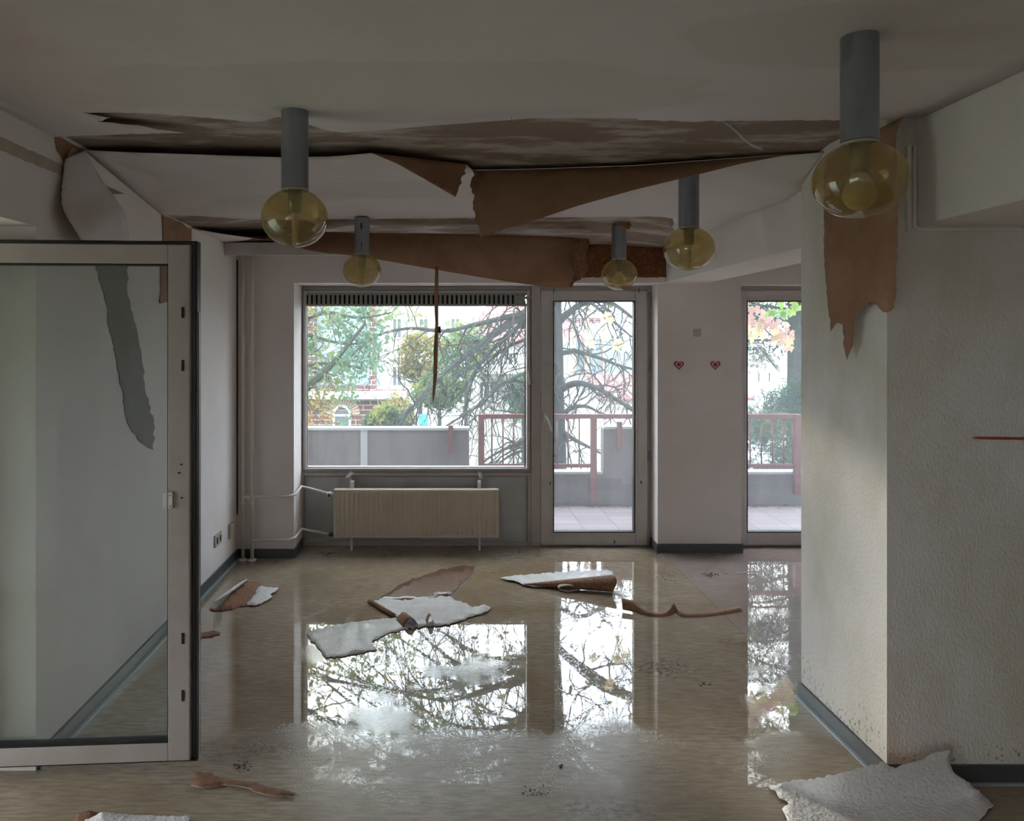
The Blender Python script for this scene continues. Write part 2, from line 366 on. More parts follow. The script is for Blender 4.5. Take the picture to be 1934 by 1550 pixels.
# floor: marbled linoleum, wet further in
def floor_mat(name, c1, c2, c3):
    m = bpy.data.materials.new(name); m.use_nodes = True; nt = m.node_tree; N, L = nt.nodes, nt.links; b = N['Principled BSDF']
    t = N.new('ShaderNodeTexCoord')
    def noi(sc, det, stretch=(1, 1, 1), rough=.6):
        mp = N.new('ShaderNodeMapping'); mp.inputs['Scale'].default_value = stretch; L.new(t.outputs['Object'], mp.inputs[0])
        n = N.new('ShaderNodeTexNoise'); n.inputs['Scale'].default_value = sc; n.inputs['Detail'].default_value = det; n.inputs['Roughness'].default_value = rough
        L.new(mp.outputs[0], n.inputs['Vector']); return n.outputs['Fac']
    def rng(s, a, b_, c, d):
        r = N.new('ShaderNodeMapRange'); L.new(s, r.inputs[0])
        for i, v in enumerate((a, b_, c, d)): r.inputs[i+1].default_value = v
        return r.outputs[0]
    def mth(op, a, b_):
        r = N.new('ShaderNodeMath'); r.operation = op
        for i, v in enumerate((a, b_)):
            if isinstance(v, (int, float)): r.inputs[i].default_value = v
            else: L.new(v, r.inputs[i])
        return r.outputs[0]
    streak = noi(22, 6, (.55, 3.2, 1)); big = noi(1.6, 4)
    c = mixcol(nt, rng(streak, .38, .62, 0, 1), c1, c2)
    c = mixcol(nt, rng(big, .42, .68, 0, 1), c, c3, .8)
    fleck = noi(48, 3, (.35, 2.2, 1)); c = mixcol(nt, rng(fleck, .64, .72, 0, 1), c, tuple(x*.45 for x in c1), .7)
    for cx, cy, rx, ry, k in ((1.05, 3.72, .30, .11, .7), (.62, 3.25, .22, .22, .6), (.55, 2.62, .20, .09, .8), (1.55, 4.05, .14, .07, .7), (-.75, 3.0, .28, .1, .5)):
        g = mth('MULTIPLY', blob(nt, cx, cy, rx, ry, .8, .5, 9), rng(noi(40, 4), .46, .62, 0, 1))
        c = mixcol(nt, g, c, (.045, .03, .018), k)
    for cx, cy, rx, ry in ((.25, 4.55, 1.2, .10), (1.1, 4.65, .5, .05), (.5, 5.3, 1.2, .3)):
        c = mixcol(nt, blob(nt, cx, cy, rx, ry, .8, .4, 3), c, (.20, .12, .03), .35)
    L.new(c, b.inputs['Base Color'])
    sep = N.new('ShaderNodeSeparateXYZ'); L.new(t.outputs['Object'], sep.inputs[0])
    edge = mth('ADD', sep.outputs['Y'], mth('MULTIPLY', mth('SUBTRACT', noi(2.3, 4, rough=.5), .5), .55))
    wet = rng(edge, 3.06, 3.16, 0, 1)
    damp = rng(edge, 2.45, 3.1, 0, 1)
    L.new(rng(wet, 0, 1, .30, .015), b.inputs['Roughness'])
    b.inputs['Specular IOR Level'].default_value = .5
    L.new(mth('MAXIMUM', wet, mth('MULTIPLY', damp, rng(noi(5, 4), .45, .6, 0, .9))), b.inputs['Coat Weight']); b.inputs['Coat Roughness'].default_value = .008; b.inputs['Coat IOR'].default_value = 1.45
    # drops where the water thins out, faint ripples on the water
    vo = N.new('ShaderNodeTexVoronoi'); vo.inputs['Scale'].default_value = 85; L.new(t.outputs['Object'], vo.inputs['Vector'])
    drop = mth('MULTIPLY', rng(vo.outputs['Distance'], .15, .45, 1, 0), mth('MULTIPLY', damp, rng(noi(7, 3), .45, .6, 0, 1)))
    rip = mth('MULTIPLY', noi(9, 2), .05)
    rough_water = mth('MULTIPLY', mth('MULTIPLY', noi(55, 4), rng(noi(2.1, 3), .57, .68, 0, 1)), .35)
    h = mth('ADD', mth('MULTIPLY', drop, mth('SUBTRACT', 1.0, mth('MULTIPLY', wet, .97))), mth('MULTIPLY', wet, mth('ADD', rip, rough_water)))
    bp = N.new('ShaderNodeBump'); bp.inputs['Strength'].default_value = .6; bp.inputs['Distance'].default_value = .0035; L.new(h, bp.inputs['Height'])
    L.new(bp.outputs[0], b.inputs['Coat Normal']); 
    bp2 = N.new('ShaderNodeBump'); bp2.inputs['Strength'].default_value = .35; bp2.inputs['Distance'].default_value = .002; L.new(h, bp2.inputs['Height']); L.new(bp2.outputs[0], b.inputs['Normal'])
    return m
M['lino'] = floor_mat('lino_olive', (.47, .39, .30), (.30, .245, .175), (.28, .205, .13))
M['lino_pink'] = floor_mat('lino_pinkish', (.43, .345, .31), (.33, .265, .24), (.29, .22, .185))

# ---------------------------------------------------------------- the room
XL, XC, XB = -1.514, 1.602, 1.63           # left wall, column face, beam face
YW = 5.96                                   # window plane
def Hc(x, y):
    zl = lerp(2.40, 2.268, sm((y-3.66)/.5)); zm = table(((3.3, 2.40), (4.1, 2.372), (4.9, 2.335), (5.4, 2.29), (5.63, 2.285)), y)
    zr = lerp(2.40, 2.262, sm((y-3.25)/.3))
    if x < -.5: return lerp(zl, zm, sm((x-XL)/(-.5-XL)))
    if x > 1.15: return lerp(zm, zr, sm((x-1.15)/.48))
    return zm
def CP(px, py):                             # ceiling point under a pixel
    D = 3.0
    for _ in range(30): D = D*.5+.5*(Hc((px-VX)*D/F, D)-CH)*F/(VY-py)
    return (px-VX)*D/F, D

def S(name, mb, m, **k): return tag(mb.build(name, m, **k), kind='structure')
S('floor', MB().box(-3.6, XB, .5, 6.1, -.12, 0).box(XL-.25, XB, -2.6, .5, -.12, 0).box(XB, 4.3, -2.6, 3.44, -.12, 0), M['lino'])
S('floor_side', MB().box(XB+.002, 4.3, 3.442, 6.1, -.12, 0), M['lino_pink'])
# bare ceiling slab
g = MB(); nx, ny = 66, 70
for j in range(ny+1):
    for i in range(nx+1):
        x = lerp(-1.76, 4.3, i/nx); y = lerp(-2.6, 6.2, j/ny); g.v.append((x, y, Hc(max(XL, min(XB, x)), y)+.012))
for j in range(ny):
    for i in range(nx): g.f.append([j*(nx+1)+i, (j+1)*(nx+1)+i, (j+1)*(nx+1)+i+1, j*(nx+1)+i+1]); g.m.append(0)
ceiling = S('ceiling', g, M['concrete_ceiling'], smooth=True)
S('ceiling_slab', MB().box(-3.7, 4.4, .5, 6.3, 2.45, 2.65).box(XL-.25, 4.4, -2.7, .5, 2.45, 2.65), M['wall'])

wl_ = S('wall_left', MB().box(XL-.25, XL, 2.85, 6.1, 0, 2.45).box(XL-.25, XL, 1.8, 2.85, 2.02, 2.45).box(XL-.25, XL, -.05, 1.8, 0, 2.45).box(XL-.25, XL, -2.6, -2.45, 0, 2.45).box(XL-.25, XL, -2.45, -.05, 0, .7).box(XL-.25, XL, -2.45, -.05, 1.5, 2.45), M['wall'])
S('wall_hall', MB().box(-3.7, -3.6, .5, .8, 0, 2.45).box(-3.7, -3.6, 3.3, 6.1, 0, 2.45).box(-3.7, -3.6, .8, 3.3, 1.5, 2.45).box(-3.6, XL-.25, .5, .6, 0, 2.45), M['wall'])
S('wall_far_right', MB().box(4.3, 4.4, -2.6, 6.1, 0, 2.45), M['wall'])
# closed wall behind the camera; unseen window in the left wall, added for daylight
S('wall_front', MB().box(XL-.25, 4.3, -2.7, -2.6, 0, 2.45), M['wall'])
wb = empty('added_window_2', (XL-.12, -1.25, .7)); wb.rotation_euler = (0, 0, math.pi/2); tag(wb, kind='structure')
f = MB()
for x0, x1, z0, z1 in ((-1.2, -1.13, 0, .8), (1.13, 1.2, 0, .8), (-.04, .04, 0, .8), (-1.2, 1.2, 0, .06), (-1.2, 1.2, .74, .8)): f.box(x0, x1, -.03, .03, z0, z1)
f.build('window_frame', M['frame_pale'], wb)
MB().box(-1.13, 1.13, -.004, .004, .06, .74).build('window_pane', M['glass'], wb)
MB().box(-1.25, 1.25, -.2, -.05, -.04, 0).build('window_sill', M['frame_pale'], wb)

wb = empty('added_window_3', (-3.65, 2.05, 0)); tag(wb, kind='structure')  # unseen hall window, added to send daylight onto the front floor
f = MB()
for y0 in (-1.25, -.42, .36, 1.19): f.box(-.03, .03, y0, y0+.06, 0, 1.5)
f.box(-.03, .03, -1.25, 1.25, 0, .06).box(-.03, .03, -1.25, 1.25, 1.44, 1.5)
f.build('window_frame', M['frame_pale'], wb)
MB().box(-.004, .004, -1.2, 1.2, .06, 1.44).build('window_pane', M['glass'], wb)
column = S('wall_right', MB().box(XC, 4.3, 2.775, 3.44, 0, 2.45), [M['wall_damp']])
S('trim_6', MB().box(1.71, 4.3, -2.6, 2.775, 2.012, 2.45), M['wall'])          # dropped edge towards the camera
S('trim_7', MB().box(XB, 1.97, 3.44, 5.77, 2.022, 2.45), M['wall'])            # beam to the heart pillar
XPL = -1.099
S('wall_back', MB().box(XL, XPL, 5.63, 6.1, 0, 2.015).box(XL, XB, 5.63, 6.1, 2.015, 2.45).box(1.608, 2.235, 5.77, 6.1, 0, 2.45).box(2.235, 4.3, 5.77, 6.1, 2.014, 2.45).box(3.25, 4.3, 5.77, 6.1, 0, 2.014), M['wall'])
S('trim_1', MB().box(XL+.001, .75, 5.29, 5.33, 2.184, 2.268).box(XL+.001, .75, 5.31, 5.63, 2.24, 2.268), M['frame_pale'])   # curtain board
S('wall_outside', MB().box(-8, XL-.25, 5.9, 6.1, -5, 3.2).box(4.4, 9, 5.9, 6.1, -5, 3.2).box(-8, 9, 6.0, 6.12, 2.45, 3.4), M['white_wall'])

# baseboards
def bb(name, boxes, toes=()):
    m = MB()
    for q in boxes: m.box(*q, 0, .066)
    for q in toes: m.box(*q, 0, .006, 1)
    return S(name, m, [M['base'], M['base_toe_sheen']])
bb('baseboard_left', [(XL, XL+.012, 2.86, 5.63)], [(XL+.012, XL+.028, 2.86, 5.63)])
bb('baseboard_back_left', [(XL+.012, XPL, 5.618, 5.63), (XPL, XPL+.012, 5.618, 5.95)])
bb('baseboard_pillar', [(1.596, 2.247, 5.758, 5.77), (1.596, 1.608, 5.77, 5.95), (2.235, 2.247, 5.77, 5.95)])
bb('baseboard_column', [(XC-.012, XC, 2.763, 3.452), (XC, 1.97, 3.44, 3.452)], [(XC-.026, XC-.012, 2.763, 3.452)])
bb('baseboard_right', [(XC, 4.3, 2.763, 2.775)], [(XC, 4.3, 2.751, 2.763)])
# dark crack where left wall meets the pillar
tag(MB().box(XL, XL+.006, 5.61, 5.629, .32, 2.18).build('trim_2', M['dark']), kind='structure')
# conduit trim beside the column and thin line under the soffit
S('trim_3', MB().box(1.668, 1.684, 2.762, 2.775, 1.99, 2.30).box(1.692, 1.704, 2.764, 2.775, 2.0, 2.30).box(1.704, 4.3, 2.769, 2.775, 1.992, 2.004), M['wall'], bevel=.002)

# ---- ceiling paper in three sheets
def ceil_edge(pxs): return [Vector(CP(*p)) for p in pxs]
eA = [(105, 252), (150, 250), (240, 246), (300, 245), (350, 244), (325, 240), (300, 237), (262, 229), (225, 226), (185, 222), (208, 215), (155, 205), (205, 206), (290, 207), (380, 213), (430, 218), (465, 222), (492, 222), (526, 214),
      (553, 218), (582, 227), (625, 240), (650, 244), (700, 241), (800, 233), (900, 226), (970, 221), (1010, 217), (1100, 217), (1200, 217), (1208, 220), (1300, 221), (1400, 219), (1500, 217), (1600, 218), (1706, 218)]
eAw = rag(ceil_edge(eA), .0035, .02, closed=False, skip=set(range(17, 28)))
eAw = [Vector((max(XL, p.x), p.y)) for p in eAw]
A = [Vector((XL, -2.6))]+[Vector((XL, eAw[0].y))]+eAw[1:]+[Vector((1.709, eAw[-1].y)), Vector((1.709, -2.6))]
sheet('wallpaper_front_sheet', A, lambda x, y: (x, y, Hc(x, y)-.004-.010*sm((y-2.2)/.5)*(1+noise.noise(Vector((x*2, y*3, 0))))), .16, M['paper'], M['paper_back'], parent=ceiling, toward=(0, 0, -1))
# middle sheet: its front edge has come loose and sags
ED = [(160, 283, 3.235), (250, 288, 3.18), (350, 291, 3.14), (430, 294, 3.12), (530, 297, 3.10), (620, 296, 3.10), (660, 293, 3.12), (700, 289, 3.15), (760, 296, 3.15), (830, 304, 3.15), (880, 310, 3.15), (892, 321, 3.15),
      (1000, 319, 3.16), (1200, 312, 3.17), (1350, 301, 3.19), (1450, 294, 3.20), (1540, 289, 3.215), (1563, 288, 3.22)]
ED = [(a, b_, CP(a, b_)[1]-.015-table(((160, .0), (300, .10), (700, .10), (860, .02), (1540, .01), (1563, .03)), a)) for a, b_, c in ED]; edw = [P(*q) for q in ED]; edw[0].x = XL; edw[-1].x = XC
yfr = [(p.x, p.y) for p in edw]; zfr = [(p.x, p.z) for p in edw]
eB = [(307, 405), (330, 405), (365, 406), (440, 411), (500, 414), (580, 414), (660, 413), (700, 412), (850, 411), (1000, 410), (1150, 409), (1200, 409), (1255, 409), (1272, 412), (1270, 425), (1274, 438), (1266, 448), (1268, 458)]
eBw = [Vector(CP(*p)) for p in eB]; eBw[0].x = XL
eBw = rag(eBw, .003, .03, closed=False)
B = [Vector((p.x, p.y)) for p in edw]+[Vector((XC, 3.44)), Vector((XB, 3.45)), Vector((XB, 5.62)), Vector((1.60, 5.62))]+list(reversed(eBw))
def zB(x, y):
    h = Hc(x, y)-.004; yf = table(yfr, x); d = Hc(x, yf)-.004-table(zfr, x)
    return h-d*(1-sm((y-yf)/.85))
sheet('wallpaper_middle_sheet', B, lambda x, y: (x, y, zB(x, y)), .09, M['paper'], M['paper_back'], parent=ceiling, toward=(0, 0, -1))
# rear sheet: loosened at its front edge, from flat at the left wall to hanging free near the door
hinge = [(423, 457, 5.29), (455, 455, 5.27), (500, 447, 5.2), (560, 440, 5.08), (620, 438, 5.02), (690, 440, 4.99), (800, 441, 5.0), (900, 443, 5.02), (1000, 445, 5.06), (1060, 447, 5.10), (1112, 451, 5.14)]
free = [(362, 431, 4.60), (405, 439, 4.66), (450, 446, 4.72), (520, 456, 4.80), (590, 474, 4.88), (690, 486, 4.93), (800, 505, 4.97), (900, 522, 5.00), (990, 536, 5.03), (1040, 541, 5.06), (1078, 543, 5.08)]
def spl(pts, n):
    out = []
    for i in range(n+1):
        t = i/n*(len(pts)-1); k = min(int(t), len(pts)-2); a = t-k
        p = [Vector(pts[max(0, min(len(pts)-1, k+q))]) for q in (-1, 0, 1, 2)]
        out.append(.5*((2*p[1])+(-p[0]+p[2])*a+(2*p[0]-5*p[1]+4*p[2]-p[3])*a*a+(-p[0]+3*p[1]-3*p[2]+p[3])*a**3))
    return out
hs, fs = spl(hinge, 60), spl(free, 60); rows = []
for i, (a, b_) in enumerate(zip(hs, fs)):
    A3, B3 = P(*a), P(*b_); r = []
    for j in range(11):
        t = j/10; q = A3.lerp(B3, t); q = q+Vector((0, -.03, 0))*math.sin(math.pi*t)*min(1, i/25)
        r.append(q)
    rows.append(r)
fl = grid_sheet('hanging_wallpaper', rows, M['paper'], M['paper_back_pale'])
tag(fl, 'long brown-backed sheet of ceiling wallpaper hanging over the window by the rear strip', 'wallpaper')
# torn right end of that sheet, rolled towards us
TB = rag([(1078, 449), (1100, 452), (1115, 458), (1108, 475), (1112, 500), (1106, 522), (1090, 530), (1080, 542), (1076, 543), (1084, 520), (1080, 490), (1084, 465)], 1.6, 5)
sheet('torn_edge', TB, lambda x, y: P(x, y, 5.03-.05*sm((x-1076)/30)), 8, M['fibre'], M['paper'], parent=fl)

# first strip: two hanging flaps of the middle sheet
fb = rag([(892, 321), (905, 322), (1000, 320), (1200, 313), (1350, 302), (1450, 295), (1548, 288), (1480, 294), (1400, 309), (1300, 334), (1200, 358), (1090, 389), (1010, 416), (950, 433), (907, 449), (901, 420), (893, 395), (895, 375), (889, 345), (896, 330)], 1.5, 6, skip=set(range(0, 13)))
def big(x, y):
    s = table(((892, 321), (1000, 320), (1200, 313), (1350, 302), (1548, 288)), x); Ds = table([(q[0], q[2]) for q in ED], x)-.012
    t = max(0, (y-s)/120); return P(x, y, Ds-.05*math.sin(min(1, t)*math.pi)+.10*t*t)
o = sheet('hanging_wallpaper', fb, big, 16, M['paper_back'], M['paper'])
tag(o, 'large brown torn flap of ceiling wallpaper hanging from the front strip, mid ceiling', 'wallpaper')
fs_ = rag([(702, 289), (760, 296), (830, 304), (880, 310), (877, 322), (880, 328), (870, 338), (872, 346), (866, 356), (863, 366), (860, 372), (800, 337), (750, 309)], 1.3, 5, skip=(0, 1, 2, 10, 11, 12))
o = sheet('hanging_wallpaper', fs_, lambda x, y: P(x, y, table([(q[0], q[2]) for q in ED], x)-.012+.0003*(y-289)), 10, M['paper_back'], M['paper'])
tag(o, 'small pointed brown flap of ceiling wallpaper left of the large torn one', 'wallpaper')
# flap against the column
fc = rag([(1708, 219), (1700, 232), (1694, 250), (1692, 272), (1696, 330), (1697, 390), (1695, 450), (1693, 510), (1692, 560), (1688, 582), (1678, 590), (1668, 589), (1655, 575), (1641, 569), (1632, 580), (1620, 590), (1614, 612), (1611, 650),
          (1600, 680), (1595, 660), (1591, 613), (1582, 609), (1576, 615), (1569, 626), (1565, 590), (1559, 530), (1556, 470), (1556, 400), (1556, 330), (1562, 292)], .7, 7, skip=set(list(range(0, 5))+[29]))
def colmap(x, y):
    X = XC-.03-.012*math.sin(x*.05)-.02*sm((y-300)/250)+.024*(1-sm((y-219)/60))
    return PXw(x, y, X)
o = sheet('hanging_wallpaper', fc, colmap, 16, M['paper_back_pale'], M['paper'])
tag(o, 'brown ragged wallpaper flap hanging against the white column behind the nearest lamp', 'wallpaper')

# left wall: exposed backing, bare plaster, hanging strip
def wallpatch(name, pts, m, X=XL+.004, jag=1.2, step=7, label=None, sp=25, par=wl_):
    return sheet(name, rag(pts, jag, step), lambda x, y: PXw(x, y, X), sp, m, M['paper_back'], thick=.0015, parent=par, smooth=False)
wallpatch('exposed_backing', [(105, 254), (120, 262), (135, 271), (160, 284), (161, 300), (156, 297), (150, 286), (145, 281), (138, 279), (133, 284), (127, 297), (121, 308), (115, 292), (108, 284)], M['paper_back_pale'])
wallpatch('exposed_plaster', [(-60, 226), (0, 258), (122, 313), (124, 332), (70, 312), (0, 282), (-60, 252)], M['plaster'], jag=.6)
wallpatch('exposed_plaster', [(177, 340), (236, 366), (205, 366), (190, 354)], M['plaster_green'], jag=.3)
wallpatch('exposed_backing', [(307, 406), (335, 418), (362, 432), (363, 500), (352, 575), (341, 570), (331, 576), (318, 569), (303, 573), (304, 503), (309, 440)], M['paper_back_pale'], X=XL+.006)
wallpatch('exposed_plaster', [(170, 455), (200, 570), (242, 800), (250, 815), (266, 835), (290, 849), (291, 792), (275, 740), (268, 680), (258, 620), (240, 550), (243, 503), (244, 455)], M['plaster_grey'], jag=1.8)
rows = []
LE = [(122, 300, .012), (118, 345, .02), (117, 385, .03), (128, 412, .05), (148, 445, .07), (168, 480, .06)]
RE = [(160, 284, .012), (190, 335, .03), (214, 368, .05), (233, 398, .09), (242, 430, .10), (244, 480, .07)]
ls, rs = spl(LE, 30), spl(RE, 30)
for j in range(9):
    t = j/8; r = []
    for i in range(31):
        a, b_ = ls[i], rs[i]; x = lerp(a.x, b_.x, t); y = lerp(a.y, b_.y, t); off = lerp(a.z, b_.z, t)+.02*math.sin(math.pi*t)
        if j in (0, 8): x += random.gauss(0, .7)
        r.append(PXw(x, y, XL+off))
    rows.append(r)
o = grid_sheet('hanging_wallpaper', rows[::-1], M['paper'], M['paper_back'])
tag(o, 'white curled wallpaper strip peeling off the left wall above the open glass door', 'wallpaper')

# lintel: bare patch over the door
bk = [o_ for o_ in bpy.data.objects if o_.name == 'wall_back'][0]
sheet('exposed_backing', rag([(1000, 458), (1266, 459), (1265, 524), (1000, 524)], .6, 6), lambda x, y: P(x, y, 5.627), 20, M['cork'], M['cork'], parent=bk, thick=.001)
# thin strips
r = []
for (px, py, D, w_) in ((825, 503, 4.97, .010), (824, 560, 4.97, .013), (825, 610, 4.98, .010), (823, 660, 4.98, .014), (822, 710, 4.98, .013), (819, 745, 4.99, .008), (818, 760, 4.99, .002)):
    c = P(px, py, D); r.append([c-Vector((w_, .004, 0)), c+Vector((0, -.004, 0)), c+Vector((w_, .002, 0))])
o = grid_sheet('wallpaper_strip', r, M['paper_back_pale'], M['paper_back_pale']); tag(o, 'narrow brown wallpaper strip dangling in front of the window', 'wallpaper')
m_ = MB()
for px, py in ((829, 622),): c = P(px, py, 4.985); m_.box(c.x-.006, c.x+.012, c.y-.003, c.y+.003, c.z-.022, c.z+.02)
m_.build('dark_tear', M['dark'], o)
r = []
for q in spl([(1340, 217, 2.74), (1362, 225, 2.76), (1385, 243, 2.78), (1405, 262, 2.80), (1422, 275, 2.82), (1439, 280, 2.85)], 24):
    c = P(q.x, q.y, q.z); r.append([c-Vector((0, 0, .005)), c+Vector((.002, 0, .005))])
tag(grid_sheet('wallpaper_strip', r, M['paper_white'], M['paper_white']), 'thin white curly paper strip hanging across the front bare strip', 'wallpaper')
tag(MB().tube([P(972, 222, 2.72)+Vector((.011*math.cos(t)+0, 0, .012*math.sin(t))) for t in [math.radians(60+i*25) for i in range(12)]], .0016, 6).tube([P(977, 206, 2.66), P(976, 214, 2.70)], .0015, 6).build('ceiling_hook', M['steel'], smooth=True), 'small open steel hook screwed into the ceiling paper', 'hook')

# ---------------------------------------------------------------- globe lamps
lampinfo = [(-.5136, 2.65, 2.395, 'second largest amber globe ceiling lamp, on the left over the front strip', False),
            (-.495, 4.66, 2.335, 'small amber globe ceiling lamp in front of the window', False),
            (1.128, 4.94, 2.33, 'small amber globe ceiling lamp in front of the balcony door', True),
            (1.130, 3.54, 2.385, 'middle-sized amber globe ceiling lamp in front of the white beam', False),
            (1.094, 2.02, 2.397, 'largest and nearest amber globe ceiling lamp, upper right, in front of the column', True)]
def lamp_parts(root, z_top, bigbulb):
    tb = MB().lathe([(.0, -.0), (.047, 0), (.047, .262)], (0, 0, 0), 36)
    h = z_top-2.12
    o = MB().lathe([(.0001, 0), (.0465, 0), (.0465, h)], (0, 0, 2.12), 40).build('tube', M['chrome'], root, smooth=True)
    md = o.modifiers.new('edge', 'EDGE_SPLIT'); md.split_angle = 1.0
    o2 = MB().lathe([(.044, -.006), (.047, -.004), (.047, .001), (.044, .001)], (0, 0, 2.117), 40).build('collar', M['plastic'], root, smooth=True)
    prof = []
    for i in range(25):
        a = math.pi*(i/24)*.90+math.pi*.10
        prof.append((max(.0008, .115*math.sin(a)), .1005*math.cos(a)))
    MB().lathe(prof, (0, 0, 2.0185), 56).build('globe', M['amber'], root, smooth=True)
    MB().lathe([(.0001, -.048), (.022, -.048), (.024, 0), (.024, .04)], (0, 0, 2.085), 24).build('socket', M['chrome'], root, smooth=True)
    if bigbulb:
        pr = [(.0001, -.052)]+[(.042*math.sin(math.pi*i/12), -.01-.042*math.cos(math.pi*i/12)) for i in range(1, 9)]+[(.018, .045), (.014, .06)]
    else:
        pr = [(.0001, -.07), (.008, -.066), (.010, -.02), (.012, .03), (.014, .06)]
    MB().lathe(pr, (0, 0, 1.992), 28).build('bulb', M['bulb'], root, smooth=True)
for x, y, zt, lab, bb_ in lampinfo:
    r = empty('globe_lamp', (x, y, 0)); tag(r, lab, 'lamp', 'globe ceiling lamps')
    lamp_parts(r, zt, bb_)
# paint marks and scrap on two tubes
c = P(681, 440, 4.612); 
lt = [o for o in bpy.data.objects if o.name.startswith('globe_lamp') and abs(o.location.y-4.66) < .01][0]
MB().box(-.006, .006, -.0478, -.0464, 2.265, 2.30).build('smudge', M['dark'], lt); MB().box(-.002, .002, -.0478, -.0466, 2.15, 2.19).build('smudge', M['dark'], lt)
sc_ = rag([(1157, 410), (1188, 410), (1192, 425), (1188, 434), (1178, 428), (1168, 426), (1160, 418)], .8, 3)
tag(sheet('wallpaper_scrap', sc_, lambda x, y: P(x, y, 4.885-.0*y), 5, M['fibre'], M['paper']), 'rust-brown scrap of paper stuck to the tube of the lamp before the balcony door', 'wallpaper')

# ---------------------------------------------------------------- windows and balcony doors
def W(px, D=YW): return (px-VX)*D/F
def Z(py, D=YW): return CH-(py-VY)*D/F
def ring(m, x0, x1, z0, z1, wx, wz, y0, y1, wz2=None, mi=0):
    wz2 = wz if wz2 is None else wz2
    m.box(x0, x0+wx, y0, y1, z0, z1, mi); m.box(x1-wx, x1, y0, y1, z0, z1, mi)
    m.box(x0+wx, x1-wx, y0, y1, z0, z0+wz, mi); m.box(x0+wx, x1-wx, y0, y1, z1-wz2, z1, mi)
win = empty('window_1', (W(785), YW, Z(1030))); tag(win, kind='structure')
def CH_(o, root):                        # keep world place under an Empty
    o.parent = root; o.location = tuple(-Vector(root.location)+Vector(o.location)); return o
m_ = MB(); ring(m_, W(560), W(1010), Z(888), 2.014, .055, .018, YW, 6.08, .045)
m_.box(W(1003), W(1020), YW-.02, 6.08, 0, 2.014)
CH_(m_.build('window_frame', M['frame'], bevel=.004), win)
m_ = MB(); ring(m_, W(574), W(1000), Z(886), Z(550), .022, .012, YW-.025, YW+.05, .01); CH_(m_.build('sash', M['frame_pale'], bevel=.003), win)
m_ = MB(); ring(m_, W(578), W(993), Z(884), Z(576), .008, .008, YW+.0, YW+.03, .004); CH_(m_.build('gasket', M['gasket']), win)
CH_(MB().box(W(579), W(992), YW+.012, YW+.018, Z(883), Z(576)).build('window_pane', M['glass']), win)
m_ = MB(); m_.box(W(577), W(996), YW-.02, YW+.01, Z(578), Z(574)).box(W(577), W(996), YW-.02, YW+.01, Z(557), Z(546))
m_.box(W(579), W(992), YW+.0, YW+.012, Z(576), Z(556), 1)
x = 583.0
while x < 986: m_.box(W(x), W(x+4.8), YW-.018, YW+.006, Z(575), Z(556)); x += 8.8
m_.box(W(972), W(990), YW-.024, YW, Z(573), Z(558))
CH_(m_.build('vent_grille', [M['vent'], M['dark']]), win)
m_ = MB(); m_.box(W(560), W(1005), YW+.01, 6.08, 0, Z(888)); CH_(m_.build('lower_panel', M['panel']), win)
m_ = MB(); ring(m_, W(567), W(1004), .0, Z(892), .03, .03, YW-.006, YW+.012, .022); ring(m_, W(576), W(995), Z(1023), Z(900), .006, .006, YW-.002, YW+.012)
CH_(m_.build('panel_frame', M['frame'], bevel=.002), win)
m_ = MB(); m_.box(W(997), W(1001), YW-.05, YW-.02, Z(724), Z(700)).tube([(W(1000), YW-.05, Z(705)), (W(1000), YW-.055, Z(725))], .006, 8)
CH_(m_.build('handle', M['steel']), win)
CH_(MB().tube([(W(999), YW-.03, Z(560)), (W(999), YW-.03, Z(700))], .004, 8).box(W(985), W(1003), YW-.035, YW-.02, Z(565), Z(560)).build('opening_rod', M['steel']), win)

def balcony_door(name, gx0, gx1, lx0, lx1, fx0, fx1, handle, glassm):
    r = empty(name, (W((fx0+fx1)/2), YW, 0)); tag(r, kind='structure')
    m = MB(); ring(m, W(fx0), W(fx1), 0, 2.014, .03, .018, YW, 6.08, .045); CH_(m.build('door_frame', M['frame'], bevel=.003), r)
    m = MB(); ring(m, W(lx0), W(lx1), .012, Z(549), W(gx0)-W(lx0), Z(1003)-.012, YW-.03, YW+.04, Z(549)-Z(569)); leaf = CH_(m.build('door_leaf', M['frame_pale'], bevel=.004), r)
    m = MB(); ring(m, W(gx0)-.002, W(gx1)+.002, Z(1004), Z(568), .008, .008, YW-.031, YW+.03); CH_(m.build('gasket', M['gasket']), r)
    m = MB(); ring(m, W(gx0)-.025, W(gx1)+.025, Z(1010), Z(562), .003, .003, YW-.033, YW-.028); CH_(m.build('bead', M['frame']), r)
    CH_(MB().box(W(gx0), W(gx1), YW, YW+.006, Z(1003), Z(569)).build('door_pane', glassm), r)
    if handle:
        hx = W(handle)
        CH_(MB().box(hx-.013, hx+.013, YW-.042, YW-.03, Z(796), Z(779)).tube([(hx, YW-.03, Z(786)), (hx, YW-.075, Z(786)), (hx+.012, YW-.08, Z(790)), (hx+.04, YW-.08, Z(812))], .008, 10).build('door_handle', M['pipe'], smooth=True), r)
        for py in (563, 690, 859, 1010):
            CH_(MB().tube([(W(1223), YW-.038, Z(py-10)), (W(1223), YW-.038, Z(py+10))], .007, 10).build('hinge', M['steel'], smooth=True), r)
        for px in (1045, 1204): CH_(MB().tube([(W(px), YW-.03, Z(546)), (W(px), YW-.05, Z(547)), (W(px)-.006, YW-.055, Z(554))], .004, 6).build('hook', M['seal']), r)
        for px, py in ((1038, 911), (1209, 909), (1159, 1021)): CH_(MB().box(W(px)-.004, W(px)+.004, YW-.033, YW-.03, Z(py+3), Z(py-3)).build('screw_hole', M['dark']), r)
    return r
balcony_door('door_1', 1044, 1197, 1021, 1221, 1012, 1229, 1029, M['glass_dusty'])
